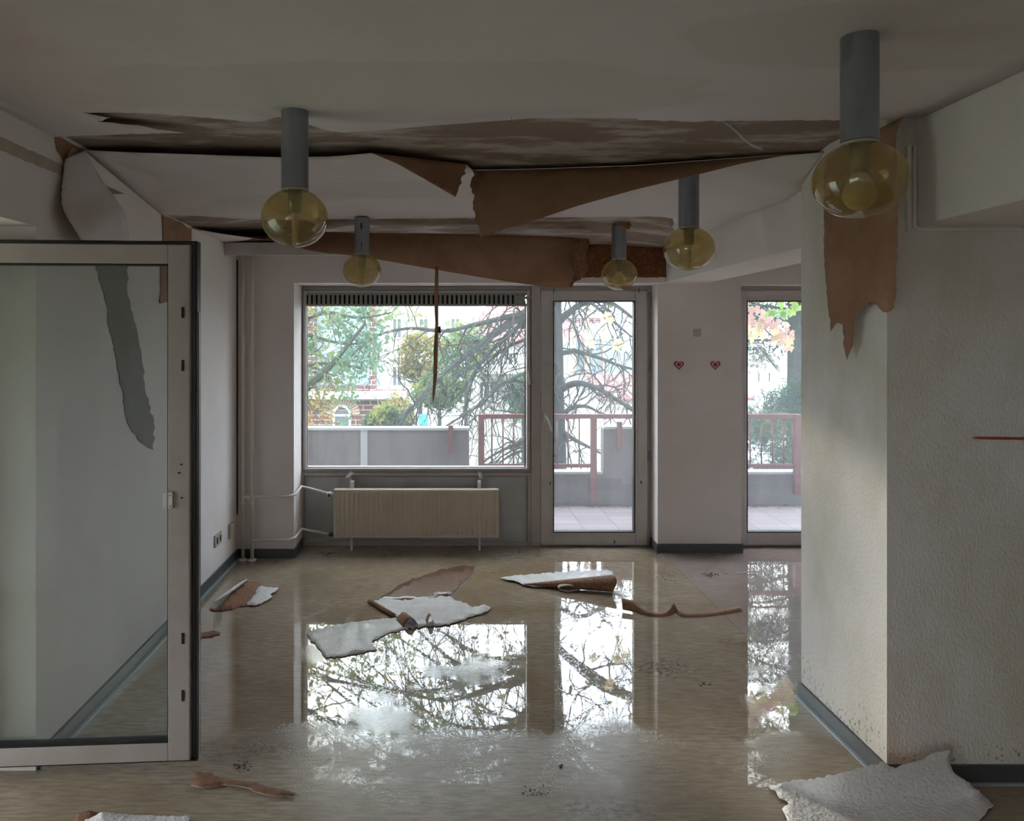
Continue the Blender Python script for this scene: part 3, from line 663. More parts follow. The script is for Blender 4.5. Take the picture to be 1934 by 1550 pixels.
balcony_door('door_2', 1408, 1560, 1393, 1580, 1383, 1592, None, M['glass_dusty'])

# ---- radiator and its pipes
rad = empty('radiator', (W(786, 5.84), 5.84, 0)); tag(rad, 'cream ribbed panel radiator fixed below the window', 'radiator')
RY = 5.80; rx0, rx1, rz0, rz1 = W(630, RY), W(942, RY), Z(1015, RY), Z(925, RY)
m_ = MB(); n = 33; segs = n*4
for layer, (yy) in enumerate((RY,)):
    pts = []
    for i in range(segs+1):
        x = lerp(rx0+.02, rx1-.02, i/segs); ph = (i % 4)
        pts.append((x, yy-(.010 if ph in (1, 2) else 0)))
    for (x0, y0), (x1, y1) in zip(pts, pts[1:]):
        m_.quad((x0, y0, rz0+.03), (x1, y1, rz0+.03), (x1, y1, rz1-.03), (x0, y0, rz1-.03))
        m_.quad((x0, y0, rz1-.03), (x1, y1, rz1-.03), (x1, yy-.004, rz1-.015), (x0, yy-.004, rz1-.015))
        m_.quad((x0, yy-.004, rz0+.015), (x1, yy-.004, rz0+.015), (x1, y1, rz0+.03), (x0, y0, rz0+.03))
m_.box(rx0, rx1, yy-.006, yy+.0, rz1-.016, rz1).box(rx0, rx1, yy-.006, yy, rz0, rz0+.016).box(rx0, rx0+.022, yy-.007, yy+.06, rz0, rz1).box(rx1-.022, rx1, yy-.007, yy+.06, rz0, rz1)
m_.box(rx0, rx1, yy+.001, yy+.06, rz1-.006, rz1+.002).box(rx0+.02, rx1-.02, yy+.05, yy+.06, rz0, rz1)
CH_(m_.build('panel', M['radiator']), rad)
for px in (663, 906):
    CH_(MB().box(W(px, RY)-.012, W(px, RY)+.012, RY+.06, YW+.0, Z(930, RY), Z(912, RY)).box(W(px)-.007, W(px)+.007, YW-.03, YW-.01, Z(925), Z(903)).build('bracket', M['pipe']), rad)
    CH_(MB().box(W(px, RY)-.008, W(px, RY)+.008, RY+.02, RY+.05, .0, rz0).build('foot', M['pipe']), rad)
for px, tilt in ((661, .5), (907, .25)):
    c = P(px, 897, YW-.05); q = Vector((.014, 0, 0)); u = Vector((.02*tilt*2.2, 0, .02)) if px < 700 else Vector((-.007, 0, .024))
    m_ = MB(); m_.quad(c-q-u, c+q-u, c+q+u, c-q+u).quad(c-q-u+Vector((0, .06, .01)), c-q-u, c-q+u, c-q+u+Vector((0, .06, .01)))
    CH_(m_.build('clip', M['paper_white']), rad)
yk = 5.86
CH_(MB().tube([(rx0+.01, RY+.03, Z(934, RY)), (rx0-.05, RY+.03, Z(934, RY))], .011, 10).tube([(rx0-.03, RY+.03, Z(934, RY)), (rx0-.03, RY-.02, Z(934, RY))], .02, 14).build('valve', M['pipe'], smooth=True), rad)
CH_(MB().tube([(rx0-.03, RY-.02, Z(934, RY)), (rx0-.03, RY-.035, Z(934, RY))], .012, 12).build('valve_cap', M['seal'], smooth=True), rad)
CH_(MB().tube([(rx0+.005, RY+.03, Z(1011, RY)), (rx0-.04, RY+.03, Z(1011, RY))], .014, 12).build('return_valve', M['seal'], smooth=True), rad)
pr = empty('heating_pipes', (W(466, 5.55), 5.55, 0)); tag(pr, 'pair of white-painted heating pipes rising in the left corner', 'pipe')
for px in (457.5, 475): 
    xx = W(px, 5.55)
    CH_(MB().tube([(xx, 5.57, 0), (xx, 5.57, Z(545, 5.57)), (xx+.003, 5.57, Z(540, 5.57)), (xx, 5.57, 2.24)], .0125, 12).lathe([(.013, -.03), (.018, -.028), (.018, -.012), (.013, -.01)], (xx, 5.57, Z(540, 5.57)), 14).lathe([(.013, -.03), (.018, -.028), (.018, -.012), (.013, -.01)], (xx, 5.57, Z(945, 5.57)), 14)
        .lathe([(.013, .012), (.028, .008), (.032, 0)], (xx, 5.57, 0), 16).build('riser', M['pipe'], smooth=True), pr)
for px, py in ((457.5, 938), (475, 1020)):
    z0 = Z(py, 5.57)
    CH_(MB().tube([(W(px, 5.57), 5.565, z0), (W(545, 5.57), 5.565, z0+.004), (W(556, 5.57), 5.60, z0+.012), (W(566, 5.7), 5.78, z0+.035 if py < 1000 else z0+.03), (rx0-.02, RY+.03, Z(934 if py < 1000 else 1011, RY))], .010, 10).build('branch_pipe', M['pipe'], smooth=True), pr)

# ---- sockets, hearts, small things
def on_left(px0, py0, px1, py1, t=.01):
    a, b_ = PXw(px0, py0, XL), PXw(px1, py1, XL); return XL, XL+t, a.y, b_.y
sk = PXw(410, 1018, XL)
o = MB().box(XL, XL+.012, sk.y-.075, sk.y+.075, sk.z-.04, sk.z+.04).build('wall_socket', M['plastic'], bevel=.003); tag(o, 'double plastic wall socket low on the left wall', 'socket')
MB().box(XL+.011, XL+.0135, sk.y-.05, sk.y-.02, sk.z-.02, sk.z+.02).build('socket_insert', M['dark'], o); MB().box(XL+.011, XL+.0135, sk.y+.02, sk.y+.05, sk.z-.02, sk.z+.02).build('socket_insert', M['dark'], o)
s2 = PXw(436, 1000, XL)
tag(MB().box(XL, XL+.02, s2.y-.07, s2.y+.04, s2.z-.05, s2.z+.05).build('junction_box', M['plastic'], bevel=.003), 'yellowed plastic junction box in the left corner beside the pipes', 'box')
def heart_pts(c, s, n=40):
    out = []
    for i in range(n):
        t = 2*math.pi*i/n; out.append((c[0]+s*16*math.sin(t)**3/16, c[1]+s*(13*math.cos(t)-5*math.cos(2*t)-2*math.cos(3*t)-math.cos(4*t))/16))
    return out
for k, px in enumerate((1282, 1351)):
    c = P(px, 689, 5.768); r = empty('heart_sticker', (c.x, c.y, c.z)); 
    tag(r, ('left' if k == 0 else 'right')+' red heart sticker of the two on the pillar between the balcony doors', 'sticker', 'red heart stickers')
    m_ = MB(); a = heart_pts((0, 0), .037); b2 = heart_pts((0, .001), .027)
    for i in range(40):
        j = (i+1) % 40
        m_.quad((a[i][0], -.003, a[i][1]), (b2[i][0], -.003, b2[i][1]), (b2[j][0], -.003, b2[j][1]), (a[j][0], -.003, a[j][1]))
        m_.quad((a[i][0], -.003, a[i][1]), (a[j][0], -.003, a[j][1]), (a[j][0], .0, a[j][1]), (a[i][0], .0, a[i][1]))
    m_.build('outline', M['red'], r)
    m_ = MB(); a = heart_pts((0, .002), .0165)
    b0 = len(m_.v); m_.v += [(x, -.003, z) for x, z in a]; m_.f.append(list(range(40))); m_.m.append(0)
    m_.build('small_heart', M['red'], r)
c = P(1317, 628, 5.768); tag(MB().box(c.x-.028, c.x+.028, c.y-.001, c.y+.002, c.z-.03, c.z+.03).build('tape_mark', M['tape']), 'faint grey square tape mark above the hearts', 'mark')
m_ = MB(); a, b_ = P(1838, 827, 2.762), P(1990, 829, 2.762); m_.tube([a, a.lerp(b_, .08), b_], [.002, .005, .005], 8)
tag(m_.build('wooden_stick', M['redwood'], smooth=True), 'thin orange-red stick lying level against the right wall', 'stick')

# ---------------------------------------------------------------- open glass door at the left
dr = empty('door_3', (-1.76, 2.775, 0)); tag(dr, 'open white-framed glass door leaf standing across the left edge', 'door', kind='structure')
DR = Vector((W(372, 2.827), 2.827, 0)); DL = Vector((-1.80, 2.768, 0)); ang = math.atan2(DR.y-DL.y, DR.x-DL.x); LW = (DR-DL).length
dr.location = (DL.x, DL.y, 0); dr.rotation_euler = (0, 0, ang)
zb, ztp = .05, Z(459.5, 2.827); s_ = 2.827/F
m_ = MB(); sw = 41*s_                       # members
x1 = LW-12*s_
m_.box(x1-sw, x1, -.004, .05, zb+.004, ztp-.006).box(.0, .08, -.004, .05, zb+.004, ztp-.006).box(.08, x1-sw, -.004, .05, ztp-.006-36*s_, ztp-.006).box(.08, x1-sw, -.004, .05, zb+.004, zb+36*s_)
m_.build('door_leaf', M['frame'], dr, bevel=.0025)
m_ = MB(); m_.box(x1+.004, LW-.008, .012, .07, zb, ztp).box(0, LW-.008, .012, .07, ztp-.004, ztp+.004).build('rebate', M['seal'], dr)
m_ = MB(); m_.box(LW-.009, LW, .005, .055, zb, ztp+.006).box(0, LW, .005, .055, ztp+.002, ztp+.009).box(.08, x1-sw, -.002, .04, ztp-.012-36*s_, ztp-.006-36*s_).box(.08, x1-sw, -.002, .04, zb+36*s_, zb+40*s_).box(x1-sw-.003, x1-sw, -.002, .04, zb+36*s_, ztp-.01-36*s_).box(0, LW, .006, .05, zb-.004, zb+.003)
m_.build('gasket', M['gasket'], dr)
MB().box(LW, LW+.0035, .02, .03, zb, ztp-.25).build('edge_strip', M['frame_pale'], dr)
MB().box(.07, x1-sw+.005, .016, .022, zb+.05, ztp-.05).build('door_pane', M['glass_door'], dr)
MB().tube([(x1-2*s_-.0, -.004, zb+.0), (x1-2*s_, -.004, ztp-.01)], .0006, 4).build('joint_line', M['dark'], dr)
for py in (590, 690, 1205, 1313):
    z = Z(py, 2.82); MB().box(x1-16*s_, x1-11*s_, -.0065, -.003, z-.02, z+.02).build('drain_slot', M['dark'], dr)
z = Z(943, 2.82); xh = x1-sw
o = MB().box(xh-.016, xh+.018, -.012, -.003, z-.03, z+.03).build('strike_plate', M['pipe'], dr, bevel=.001)
MB().box(xh-.0005, xh+.0005, -.0128, -.011, z-.03, z+.03).box(xh+.008, xh+.012, -.0128, -.011, z+.015, z+.019).box(xh+.008, xh+.012, -.0128, -.011, z-.024, z-.02).build('screw_hole', M['dark'], o)
for px_, py in ((345, 877), (341, 893), (346, 940)):
    z = Z(py, 2.82); xx = x1-(361-px_)*s_; MB().box(xx-.005, xx+.004, -.0055, -.0035, z-.002, z+.003).build('drilled_hole', M['dark'], dr)
for z in (.25, 1.0, 1.8): MB().tube([(0, .06, z-.05), (0, .06, z+.05)], .01, 10).build('hinge', M['steel'], dr, smooth=True)
S('trim_4', MB().box(-1.84, -1.764, 2.85, 2.92, 0, 2.02).box(-1.84, -1.80, 2.83, 2.86, .0, 2.02), M['frame'])

# ---------------------------------------------------------------- paper and debris on the floor
def floor_sheet(label, pts, vis, hid=None, jag=1.0, step=5, lift=.004, wob=.006, sp=12, parent=None, skip=(), name='torn_wallpaper', seed=0):
    def fn(x, y):
        p = FL(x, y); h = lift+wob*(noise.noise(Vector((p.x*7+seed, p.y*7, 0)))+.6)*.7; h = max(.0025, h)
        D = (CH-h)*F/(y-VY); return Vector(((x-VX)*D/F, D, h))
    o = sheet(name, rag(pts, jag, step, skip=skip), fn, sp, vis, hid or M['paper_back'], thick=.0012, parent=parent, toward=(0, 0, 1))
    if label: tag(o, label, 'wallpaper')
    return o
def bigs(x, y):
    cap = lerp(2.755, 2.665, sm((x-1450)/150)); D = min(2320/(y-VY)-.012, cap-.03*math.sin((x-1450)*.009)); 
    D = D if y > 1500 else min(D, lerp(cap, 2.62, 0)); return P(x, y, D)
o = sheet('torn_wallpaper', rag([(1452, 1483), (1485, 1475), (1550, 1468), (1600, 1456), (1640, 1446), (1670, 1438), (1680, 1447), (1692, 1450), (1705, 1443), (1740, 1434), (1762, 1422), (1801, 1415), (1793, 1440), (1800, 1456), (1825, 1475), (1850, 1492), (1878, 1520), (1850, 1548), (1830, 1585), (1760, 1625), (1600, 1618), (1500, 1600), (1487, 1550), (1477, 1527), (1490, 1518), (1468, 1500)], 1.6, 6), bigs, 13, M['paper_white'], M['paper_back'], toward=(0, -.3, 1))
tag(o, 'large white woodchip wallpaper sheet crumpled at the foot of the column', 'wallpaper')
floor_sheet('white torn wallpaper sheet at the bottom edge by the open glass door', [(150, 1552), (168, 1546), (190, 1533), (240, 1537), (300, 1540), (356, 1541), (360, 1640), (130, 1640)], M['paper_white'], lift=.02, sp=16)
floor_sheet('brown torn paper corner poking out behind the white sheet at the bottom left', [(136, 1556), (145, 1536), (170, 1530), (190, 1532), (176, 1556)], M['fibre'], lift=.008)
floor_sheet('long brown paper sliver on dry floor, nearest the open glass door', [(361, 1482), (370, 1458), (400, 1457), (405, 1465), (440, 1472), (480, 1477), (520, 1488), (559, 1496), (556, 1502), (520, 1503), (490, 1497), (470, 1488), (445, 1483), (420, 1482), (400, 1487), (375, 1486)], M['fibre'], M['paper_white'], lift=.006)
floor_sheet('flat brown wallpaper piece by the left wall under a white scrap', [(395, 1150), (410, 1146), (462, 1098), (494, 1099), (488, 1108), (466, 1143), (440, 1150), (410, 1154)], M['fibre'], lift=.003, wob=.003)
floor_sheet('clean white angular wallpaper scrap near the left wall', [(466, 1143), (490, 1106), (527, 1110), (520, 1117), (511, 1121), (514, 1127), (508, 1131), (484, 1143)], M['paper_white'], lift=.008, wob=.003, sp=8)
rl = MB(); pts = [FL(lerp(404, 466, i/8), lerp(1144, 1100, i/8))+Vector((0, 0, .02)) for i in range(9)]; rl.tube(pts, [.006, .014, .018, .02, .018, .02, .018, .014, .006], 10, flat=.6)
tag(rl.build('rolled_wallpaper', M['paper_wet'], smooth=True), 'narrow white roll of wet paper along the brown piece by the left wall', 'wallpaper')
floor_sheet('small brown paper strip beside the edge of the glass door', [(372, 1194), (400, 1191), (416, 1193), (414, 1199), (395, 1203), (372, 1206)], M['fibre'], lift=.003, wob=.002, sp=8)
floor_sheet('brown sodden wallpaper under water behind the white central pieces', [(705, 1134), (735, 1118), (765, 1098), (800, 1086), (835, 1074), (870, 1068), (897, 1070), (893, 1082), (872, 1100), (852, 1122), (800, 1134)], M['fibre_wet'], lift=.0028, wob=.0015, sp=9)
floor_sheet('white soaked sheet spread in the puddle, left of the curled edge', [(579, 1198), (599, 1186), (668, 1174), (722, 1167), (763, 1167), (790, 1184), (736, 1194), (702, 1211), (712, 1227), (651, 1239), (616, 1243), (599, 1222)], M['paper_wet'], lift=.003, wob=.002, sp=9, seed=3)
floor_sheet('white soaked sheet right of the curled edge in the middle of the floor', [(698, 1136), (719, 1129), (770, 1133), (849, 1125), (859, 1133), (880, 1138), (893, 1146), (914, 1141), (928, 1147), (921, 1154), (873, 1171), (832, 1182), (787, 1184), (763, 1168), (743, 1162)], M['paper_wet'], lift=.0045, wob=.003, sp=9, seed=9)
rl = MB(); pts = [FL(lerp(697, 744, i/8), lerp(1138, 1166, i/8))+Vector((0, 0, .012)) for i in range(9)]; rl.tube(pts, .014, 10, flat=.7)
tag(rl.build('rolled_wallpaper', M['paper_back'], smooth=True), 'thin brown rolled paper edge left of centre on the puddle', 'wallpaper')
def arch(name, a, b_, w_, h, label, m1, m2, sl=Vector((0, 0, 0))):
    rows = []
    for i in range(13):
        t = i/12; c = a.lerp(b_, t)
        rows.append([c+w_*(k/4)+Vector((0, 0, .003+h*math.sin(math.pi*t)*(1-.2*k/4))) for k in range(5)])
    tag(grid_sheet(name, rows, m1, m2), label, 'wallpaper')
arch('curled_paper', FL(762, 1186), FL(790, 1180), Vector((-.05, .12, 0)), .045, 'dark curled paper fold at the front of the central sheets', M['paper_back'], M['paper_white'])
arch('curled_paper', FL(806, 1181), FL(821, 1180), Vector((-.01, .07, 0)), .05, 'small dark upright paper curl just right of the larger fold', M['paper_back'], M['paper_white'])
# rolled sheet by the door
floor_sheet('white flat wallpaper sheet behind the brown cone roll, near the balcony door', [(941, 1090), (1000, 1084), (1060, 1080), (1120, 1076), (1156, 1078), (1164, 1092), (1100, 1102), (1010, 1108), (990, 1104), (970, 1096)], M['paper_wet'], lift=.012, wob=.003, sp=9)
a, b_ = FL(990, 1107), FL(1158, 1117); rows = []
for i in range(21):
    t = i/20; c = a.lerp(b_, t); R_ = lerp(.008, .058, t); sq = .9; row = []
    for k in range(17):
        th = math.radians(lerp(-80, 250, k/16)); rr = R_*(1-.12*k/16)
        row.append(c+Vector((0.012*math.sin(th*2)*t, -rr*math.cos(th)*1.25, R_*sq+rr*math.sin(th)*sq+.003)))
    rows.append(row)
tag(grid_sheet('rolled_wallpaper', rows, M['fibre'], M['paper_white'], .002), 'brown cone-shaped wallpaper roll lying before the balcony door', 'wallpaper')
rows = []
for i in range(19):
    th = math.radians(lerp(60, 340, i/18)); c = FL(1073, 1116); rows.append([c+Vector((.062*math.cos(th), -.02+k*.05, .022+.018*math.sin(th))) for k in (0, 1)])
tag(grid_sheet('paper_loop', rows, M['paper_white'], M['plastic'], .002), 'small pale paper loop in front of the cone roll', 'wallpaper')
# curly strip right of it
rows = []; L1 = spl([(1176, 1150, .06), (1196, 1154, .055), (1220, 1160, .022), (1250, 1162, .008), (1268, 1160, .03), (1276, 1157, .055), (1290, 1162, .012), (1330, 1161, .006), (1370, 1156, .006), (1402, 1151, .012)], 60)
for q in L1:
    c = FL(q.x, q.y+4); rows.append([c+Vector((0, 0, .003+q.z*.1)), c+Vector((0, .03, .004+q.z*.8)), c+Vector((.004, .055, .004+q.z*.95))])
tag(grid_sheet('curled_strip', rows, M['fibre'], M['paper_white'], .0015), 'long narrow curled brown strip on the wet floor right of the roll', 'wallpaper')
sc2 = floor_sheet('tiny pinkish scrap behind the curled brown strip', [(1186, 1137), (1192, 1131), (1200, 1134), (1199, 1140)], M['paper_back_pale'], lift=.01, sp=5)
m_ = MB(); m_.tube([FL(1392, 1083)+Vector((0, 0, .006)), FL(1428, 1082)+Vector((0, 0, .012))], .005, 6); tag(m_.build('splinter', M['paper_white']), 'pale splinter lying before the second balcony door', 'splinter')

def crumbs(m, px, py, sx, sy, n, s0, s1):
    for _ in range(n):
        x, y = random.gauss(px, sx), random.gauss(py, sy)
        if y < 1036: continue
        c = FL(x, y)
        if c.y > 5.58 and not -1.0 < c.x < 1.52 or 2.7 < c.y < 3.5 and c.x > 1.5: continue
        s = random.uniform(s0, s1); k = len(m.v); a = random.uniform(0, 6.28)
        h = s*random.uniform(.2, .6)
        for i in range(5):
            t = a+i*1.2566; r_ = s*random.uniform(.5, 1.2); m.v.append((c.x+r_*math.cos(t), c.y+r_*math.sin(t)*.7, .0012))
        m.v.append((c.x, c.y, .0012+h))
        for i in range(5): m.f.append([k+i, k+(i+1) % 5, k+5]); m.m.append(0)
cr = MB()
for q in ((1345, 1086, 9, 3, 30, .004, .012), (1310, 1095, 60, 25, 30, .002, .006), (1260, 1090, 20, 6, 16, .003, .010), (620, 1045, 15, 2, 24, .004, .016), (760, 1045, 140, 4, 70, .003, .009), (1010, 1047, 120, 5, 50, .003, .008),
          (800, 1100, 180, 30, 60, .002, .005), (1245, 1252, 22, 6, 60, .002, .006), (1335, 1292, 8, 2, 14, .002, .007), (455, 1446, 9, 5, 40, .002, .008), (1015, 1495, 18, 6, 50, .0015, .005), (1000, 1290, 25, 25, 60, .0015, .004), (1470, 1200, 25, 60, 20, .002, .004), (1060, 1447, 4, 2, 8, .004, .009), (1100, 1400, 300, 60, 90, .001, .0028)):
    crumbs(cr, *q)
tag(cr.build('floor_debris', M['crumb']), 'dark crumbs and dead leaves scattered over the floor', 'debris', kind='stuff')
cr = MB()  # pale grains; the broad front scatter is painted sparkle of water drops
for q in ((585, 1137, 4, 2, 14, .003, .010), (700, 1150, 70, 12, 60, .0015, .004), (560, 1215, 20, 12, 25, .0015, .0035), (900, 1440, 220, 60, 320, .0012, .003), (1100, 1380, 120, 30, 80, .0008, .0025), (1030, 1330, 60, 60, 60, .001, .003), (970, 1200, 150, 30, 60, .001, .003), (452, 1455, 6, 2, 6, .002, .005), (1058, 1444, 4, 1, 5, .003, .006)):
    crumbs(cr, *q)
tag(cr.build('plaster_crumbs_and_glints', M['crumb_glint']), 'pale plaster grains and painted water sparkles scattered over the wet floor', 'debris', kind='stuff')

# ---------------------------------------------------------------- balcony
BD = 7.5
S('floor_balcony', MB().box(-6, 9, 6.12, BD, -.16, -.02), M['balcony_tile'])
def BX(px, D=BD): return (px-VX)*D/F
zhi, zlo = CH-(812-VY)*BD/F, CH-(895-VY)*BD/F
m_ = MB()
m_.box(-6, BX(886), BD, BD+.14, -5, zhi).box(BX(886), BX(1140), BD+.0, BD+.14, -5, zlo).box(BX(1140), BX(1300), BD, BD+.14, -5, CH-(810-VY)*BD/F).box(BX(1300), BX(1503), BD, BD+.14, -5, zlo)
m_.box(BX(1503)-.0, 9, BD+.0, BD+.14, -5, zlo)
par = S('wall_balcony', m_, M['parapet'])
m_ = MB()
for a, b_, z in ((-6, BX(886), zhi), (BX(886)+.01, BX(1140)-.01, zlo), (BX(1140), BX(1300), CH-(810-VY)*BD/F), (BX(1300)+.01, 9, zlo)): m_.box(a, b_, BD-.012, BD+.155, z, z+.022)
S('trim_5', m_, M['parapet_top'])
MB().box(BX(681), BX(694), BD-.003, BD, -.02, zhi).build('pale_patch', M['parapet_top'], par)
def railing(label, x0, x1, posts, bal, extra=None, y=BD-.06):
    r = empty('balcony_railing', (x0, y, 0)); tag(r, label, 'railing', 'rust-red balcony railings')
    zt = CH-(786-VY)*y/F; zbm = CH-(879-VY)*y/F
    CH_(MB().box(x0, x1 if not extra else extra, y-.02, y+.02, zt-.022, zt+.022).build('top_rail', M['rail'], bevel=.003), r)
    CH_(MB().box(x0, x1, y-.015, y+.015, zbm-.018, zbm+.018).build('bottom_rail', M['rail'], bevel=.003), r)
    for p, zz in posts: CH_(MB().box(p-.028, p+.028, y-.03, y+.03, zz, zt+.02).build('post', M['rail'], bevel=.003), r)
    for b in bal: CH_(MB().tube([(b, y, zbm), (b, y, zt)], .008, 8).build('baluster', M['rail'], smooth=True), r)
    return r
X = lambda p: BX(p, BD-.06)
railing('rust-red metal railing beyond the window and the first balcony door', X(903), X(1120), [(X(909), .25), (X(1121), .03)], [X(p) for p in (929, 950, 970, 992, 1013, 1034, 1052, 1073, 1094)], extra=X(1290))
railing('rust-red metal railing beyond the second balcony door at the right', X(1330), X(1502), [(X(1505), .10)], [X(p) for p in (1350, 1371, 1394, 1417, 1438, 1459, 1480, 1497)])
zt = CH-(804-VY)*7.44/F
tag(MB().box(X(847), X(856), BD-.05, BD, CH-(857-VY)*7.44/F, zt).build('rail_bracket', M['rail']), 'rust-red upright bracket bolted to the parapet beyond the window', 'bracket')
tag(MB().box(X(1167), X(1176), BD-.05, BD, CH-(848-VY)*7.44/F, CH-(797-VY)*7.44/F).build('rail_bracket', M['rail']), 'rust-red bracket on the short parapet beyond the first door', 'bracket')
lt_ = MB()
for _ in range(1500):
    x = random.uniform(.6, 5); y = BD-abs(random.gauss(0, .05))-.01; s = random.uniform(.008, .02); a = random.uniform(0, 6.28)
    c = Vector((x, y, -.018+random.uniform(0, .015))); q = Vector((math.cos(a), math.sin(a), random.uniform(-.3, .3)))*s; u = Vector((-math.sin(a), math.cos(a), random.uniform(-.3, .3)))*s*.4
    lt_.quad(c-q, c-u, c+q, c+u)
tag(lt_.build('leaf_litter', M['crumb']), 'brown leaf litter along the foot of the balcony parapet', 'leaf litter', kind='stuff')

# ---------------------------------------------------------------- outside: ground, houses
S('ground', MB().box(-60, 80, -40, 120, -4.6, -4.5), M['grass'])
S('ground_street', MB().box(-60, 80, 44, 58, -4.499, -4.47), M['pavement'])
def win_on(parent, D, px0, py0, px1, py1, fm='white_wall', pm='pane_dark', bars=1, arch=False):
    x0, x1 = BX(px0, D), BX(px1, D); z0, z1 = CH-(py1-VY)*D/F, CH-(py0-VY)*D/F; wv = .09
    m = MB(); ring(m, x0, x1, z0, z1, wv, wv, D-.12, D+.02)
    for k in range(bars): xx = lerp(x0, x1, (k+1)/(bars+1)); m.box(xx-.04, xx+.04, D-.11, D+.02, z0, z1)
    f = m.build('window_frame', M[fm], parent); MB().box(x0+wv, x1-wv, D-.05, D+.03, z0+wv, z1-wv).build('pane', M[pm], f)
def house(label, name='house'): r = empty(name, (0, 0, 0)); tag(r, label, 'building'); return r
def zD(py, D): return CH-(py-VY)*D/F
# brick building, left
D = 22.0; h = house('red brick building with pale panel and arched window seen at the left of the window', 'brick_building')
MB().box(-16, BX(762, D), D, D+4, -4.5, zD(752, D)).box(-16, BX(592, D), D+.3, D+4, -4.5, 4.2).box(BX(696, D), BX(706, D), D+.3, D+1, -4.5, 4.2).build('brick_wall', M['brick'], h)
MB().box(BX(592, D), BX(696, D), D+.6, D+4, zD(745, D), 4.2).build('pale_panel', M['pale_wall'], h)
MB().box(BX(600, D), BX(694, D), D+.45, D+.6, zD(739, D), zD(730, D)).build('brick_band', M['brick'], h)
MB().box(-16, BX(766, D), D-.35, D+.6, zD(752, D), zD(740, D)).build('cornice', M['white_wall'], h)
ar = MB(); cx, cz, R_ = BX(646, D), zD(782, D), .20*D/22
for i in range(16):
    a0, a1 = math.pi*i/16, math.pi*(i+.8)/16
    for (r0, r1, mi) in ((.26, .52, 0),):
        ar.quad((cx+r0*math.cos(a0), D-.03, cz+r0*math.sin(a0)), (cx+r1*math.cos(a0), D-.03, cz+r1*math.sin(a0)), (cx+r1*math.cos(a1), D-.03, cz+r1*math.sin(a1)), (cx+r0*math.cos(a1), D-.03, cz+r0*math.sin(a1)))
ar.build('brick_arch', M['timber'], h)
wf = MB(); ring(wf, cx-.26, cx+.26, zD(830, D), cz, .06, .06, D-.05, D+.05)
for i in range(10):
    a0, a1 = math.pi*i/10, math.pi*(i+1)/10
    wf.quad((cx+.20*math.cos(a0), D-.05, cz+.20*math.sin(a0)), (cx+.27*math.cos(a0), D-.05, cz+.27*math.sin(a0)), (cx+.27*math.cos(a1), D-.05, cz+.27*math.sin(a1)), (cx+.20*math.cos(a1), D-.05, cz+.20*math.sin(a1)))
wf = wf.build('arched_window_frame', M['white_wall'], h)
MB().box(cx-.2, cx+.2, D-.02, D+.04, zD(830, D), cz+.1).build('pane', M['pane_dark'], wf)
# white house with tiled roof, right part of the window
D = 34.0; h = house('white house with pinkish tiled roof seen at the right of the window', 'white_house')
MB().box(BX(880, D), BX(1110, D), D, D+9, -4.5, zD(648, D)).build('wall', M['white_wall'], h)
m_ = MB(); e0, e1, zr, zt_ = BX(872, D), BX(1116, D), zD(648, D), zD(560, D)
m_.quad((e0, D-.5, zr), (e1, D-.5, zr), (e1-1.5, D+4.5, zt_), (e0+1.5, D+4.5, zt_)).quad((e0, D+9.5, zr), (e1, D+9.5, zr), (e1-1.5, D+4.5, zt_), (e0+1.5, D+4.5, zt_)).quad((e0, D-.5, zr), (e0+1.5, D+4.5, zt_), (e0+1.5, D+4.5, zt_), (e0, D+9.5, zr)).quad((e1, D-.5, zr), (e1-1.5, D+4.5, zt_), (e1-1.5, D+4.5, zt_), (e1, D+9.5, zr))
m_.build('roof', M['roof_tile'], h)
for q in ((908, 664, 938, 692), (950, 664, 978, 692), (903, 718, 935, 755), (955, 718, 985, 755)): win_on(h, D, *q, bars=2, pm='pane_dark')
MB().box(BX(892, D), BX(900, D), D-1.5, D-1.2, -4.5, zD(700, D)).box(BX(892, D), BX(1000, D), D-1.5, D, zD(703, D), zD(698, D)).build('porch', M['white_wall'], h)
# pale house further left, behind the trees
D = 48.0; h = house('pale plastered house far behind the branches, mid window', 'far_house')
MB().box(BX(700, D), BX(905, D), D, D+8, -4.5, zD(560, D)).build('wall', M['white_wall'], h)
MB().box(BX(695, D), BX(910, D), D-.4, D+8.4, zD(560, D), zD(520, D)).build('roof', M['roof_tile'], h)
for q in ((740, 600, 760, 640), (790, 600, 810, 640), (850, 600, 870, 640), (740, 690, 760, 730), (850, 690, 870, 730)): win_on(h, D, *q, bars=1)
# tiled house behind the balcony door
D = 26.0; h = house('low house with red wavy tiled roof and timber gable beyond the first balcony door', 'tiled_house')
MB().box(BX(1112, D), BX(1400, D), D, D+6.5, -4.5, zD(748, D)).build('wall', M['white_wall'], h)
m_ = MB(); a, b_ = BX(1122, D), BX(1405, D)
m_.quad((a, D-.8, zD(748, D)), (b_, D-.8, zD(748, D)), (b_, D+2.2, zD(706, D+2.2)), (a+.2, D+2.2, zD(706, D+2.2)))
m_.quad((a, D-.8, zD(748, D)-.08), (b_, D-.8, zD(748, D)-.08), (b_, D-.8, zD(748, D)), (a, D-.8, zD(748, D)))
m_.build('roof', M['roof_tile'], h)
MB().box(BX(1128, D), BX(1136, D), D+2.3, D+2.5, zD(720, D), 7).box(BX(1104, D), BX(1110, D), D+2.3, D+2.5, zD(720, D), zD(560, D)).box(BX(1165, D), BX(1170, D), D+2.3, D+2.5, zD(720, D), 7).build('timber_post', M['timber'], h)
MB().box(BX(1110, D), BX(1400, D), D+2.6, D+6.5, zD(712, D), zD(640, D)).build('upper_wall', M['pale_wall'], h)
win_on(h, D, 1118, 758, 1150, 790, bars=2); win_on(h, D, 1160, 758, 1190, 790, bars=2)
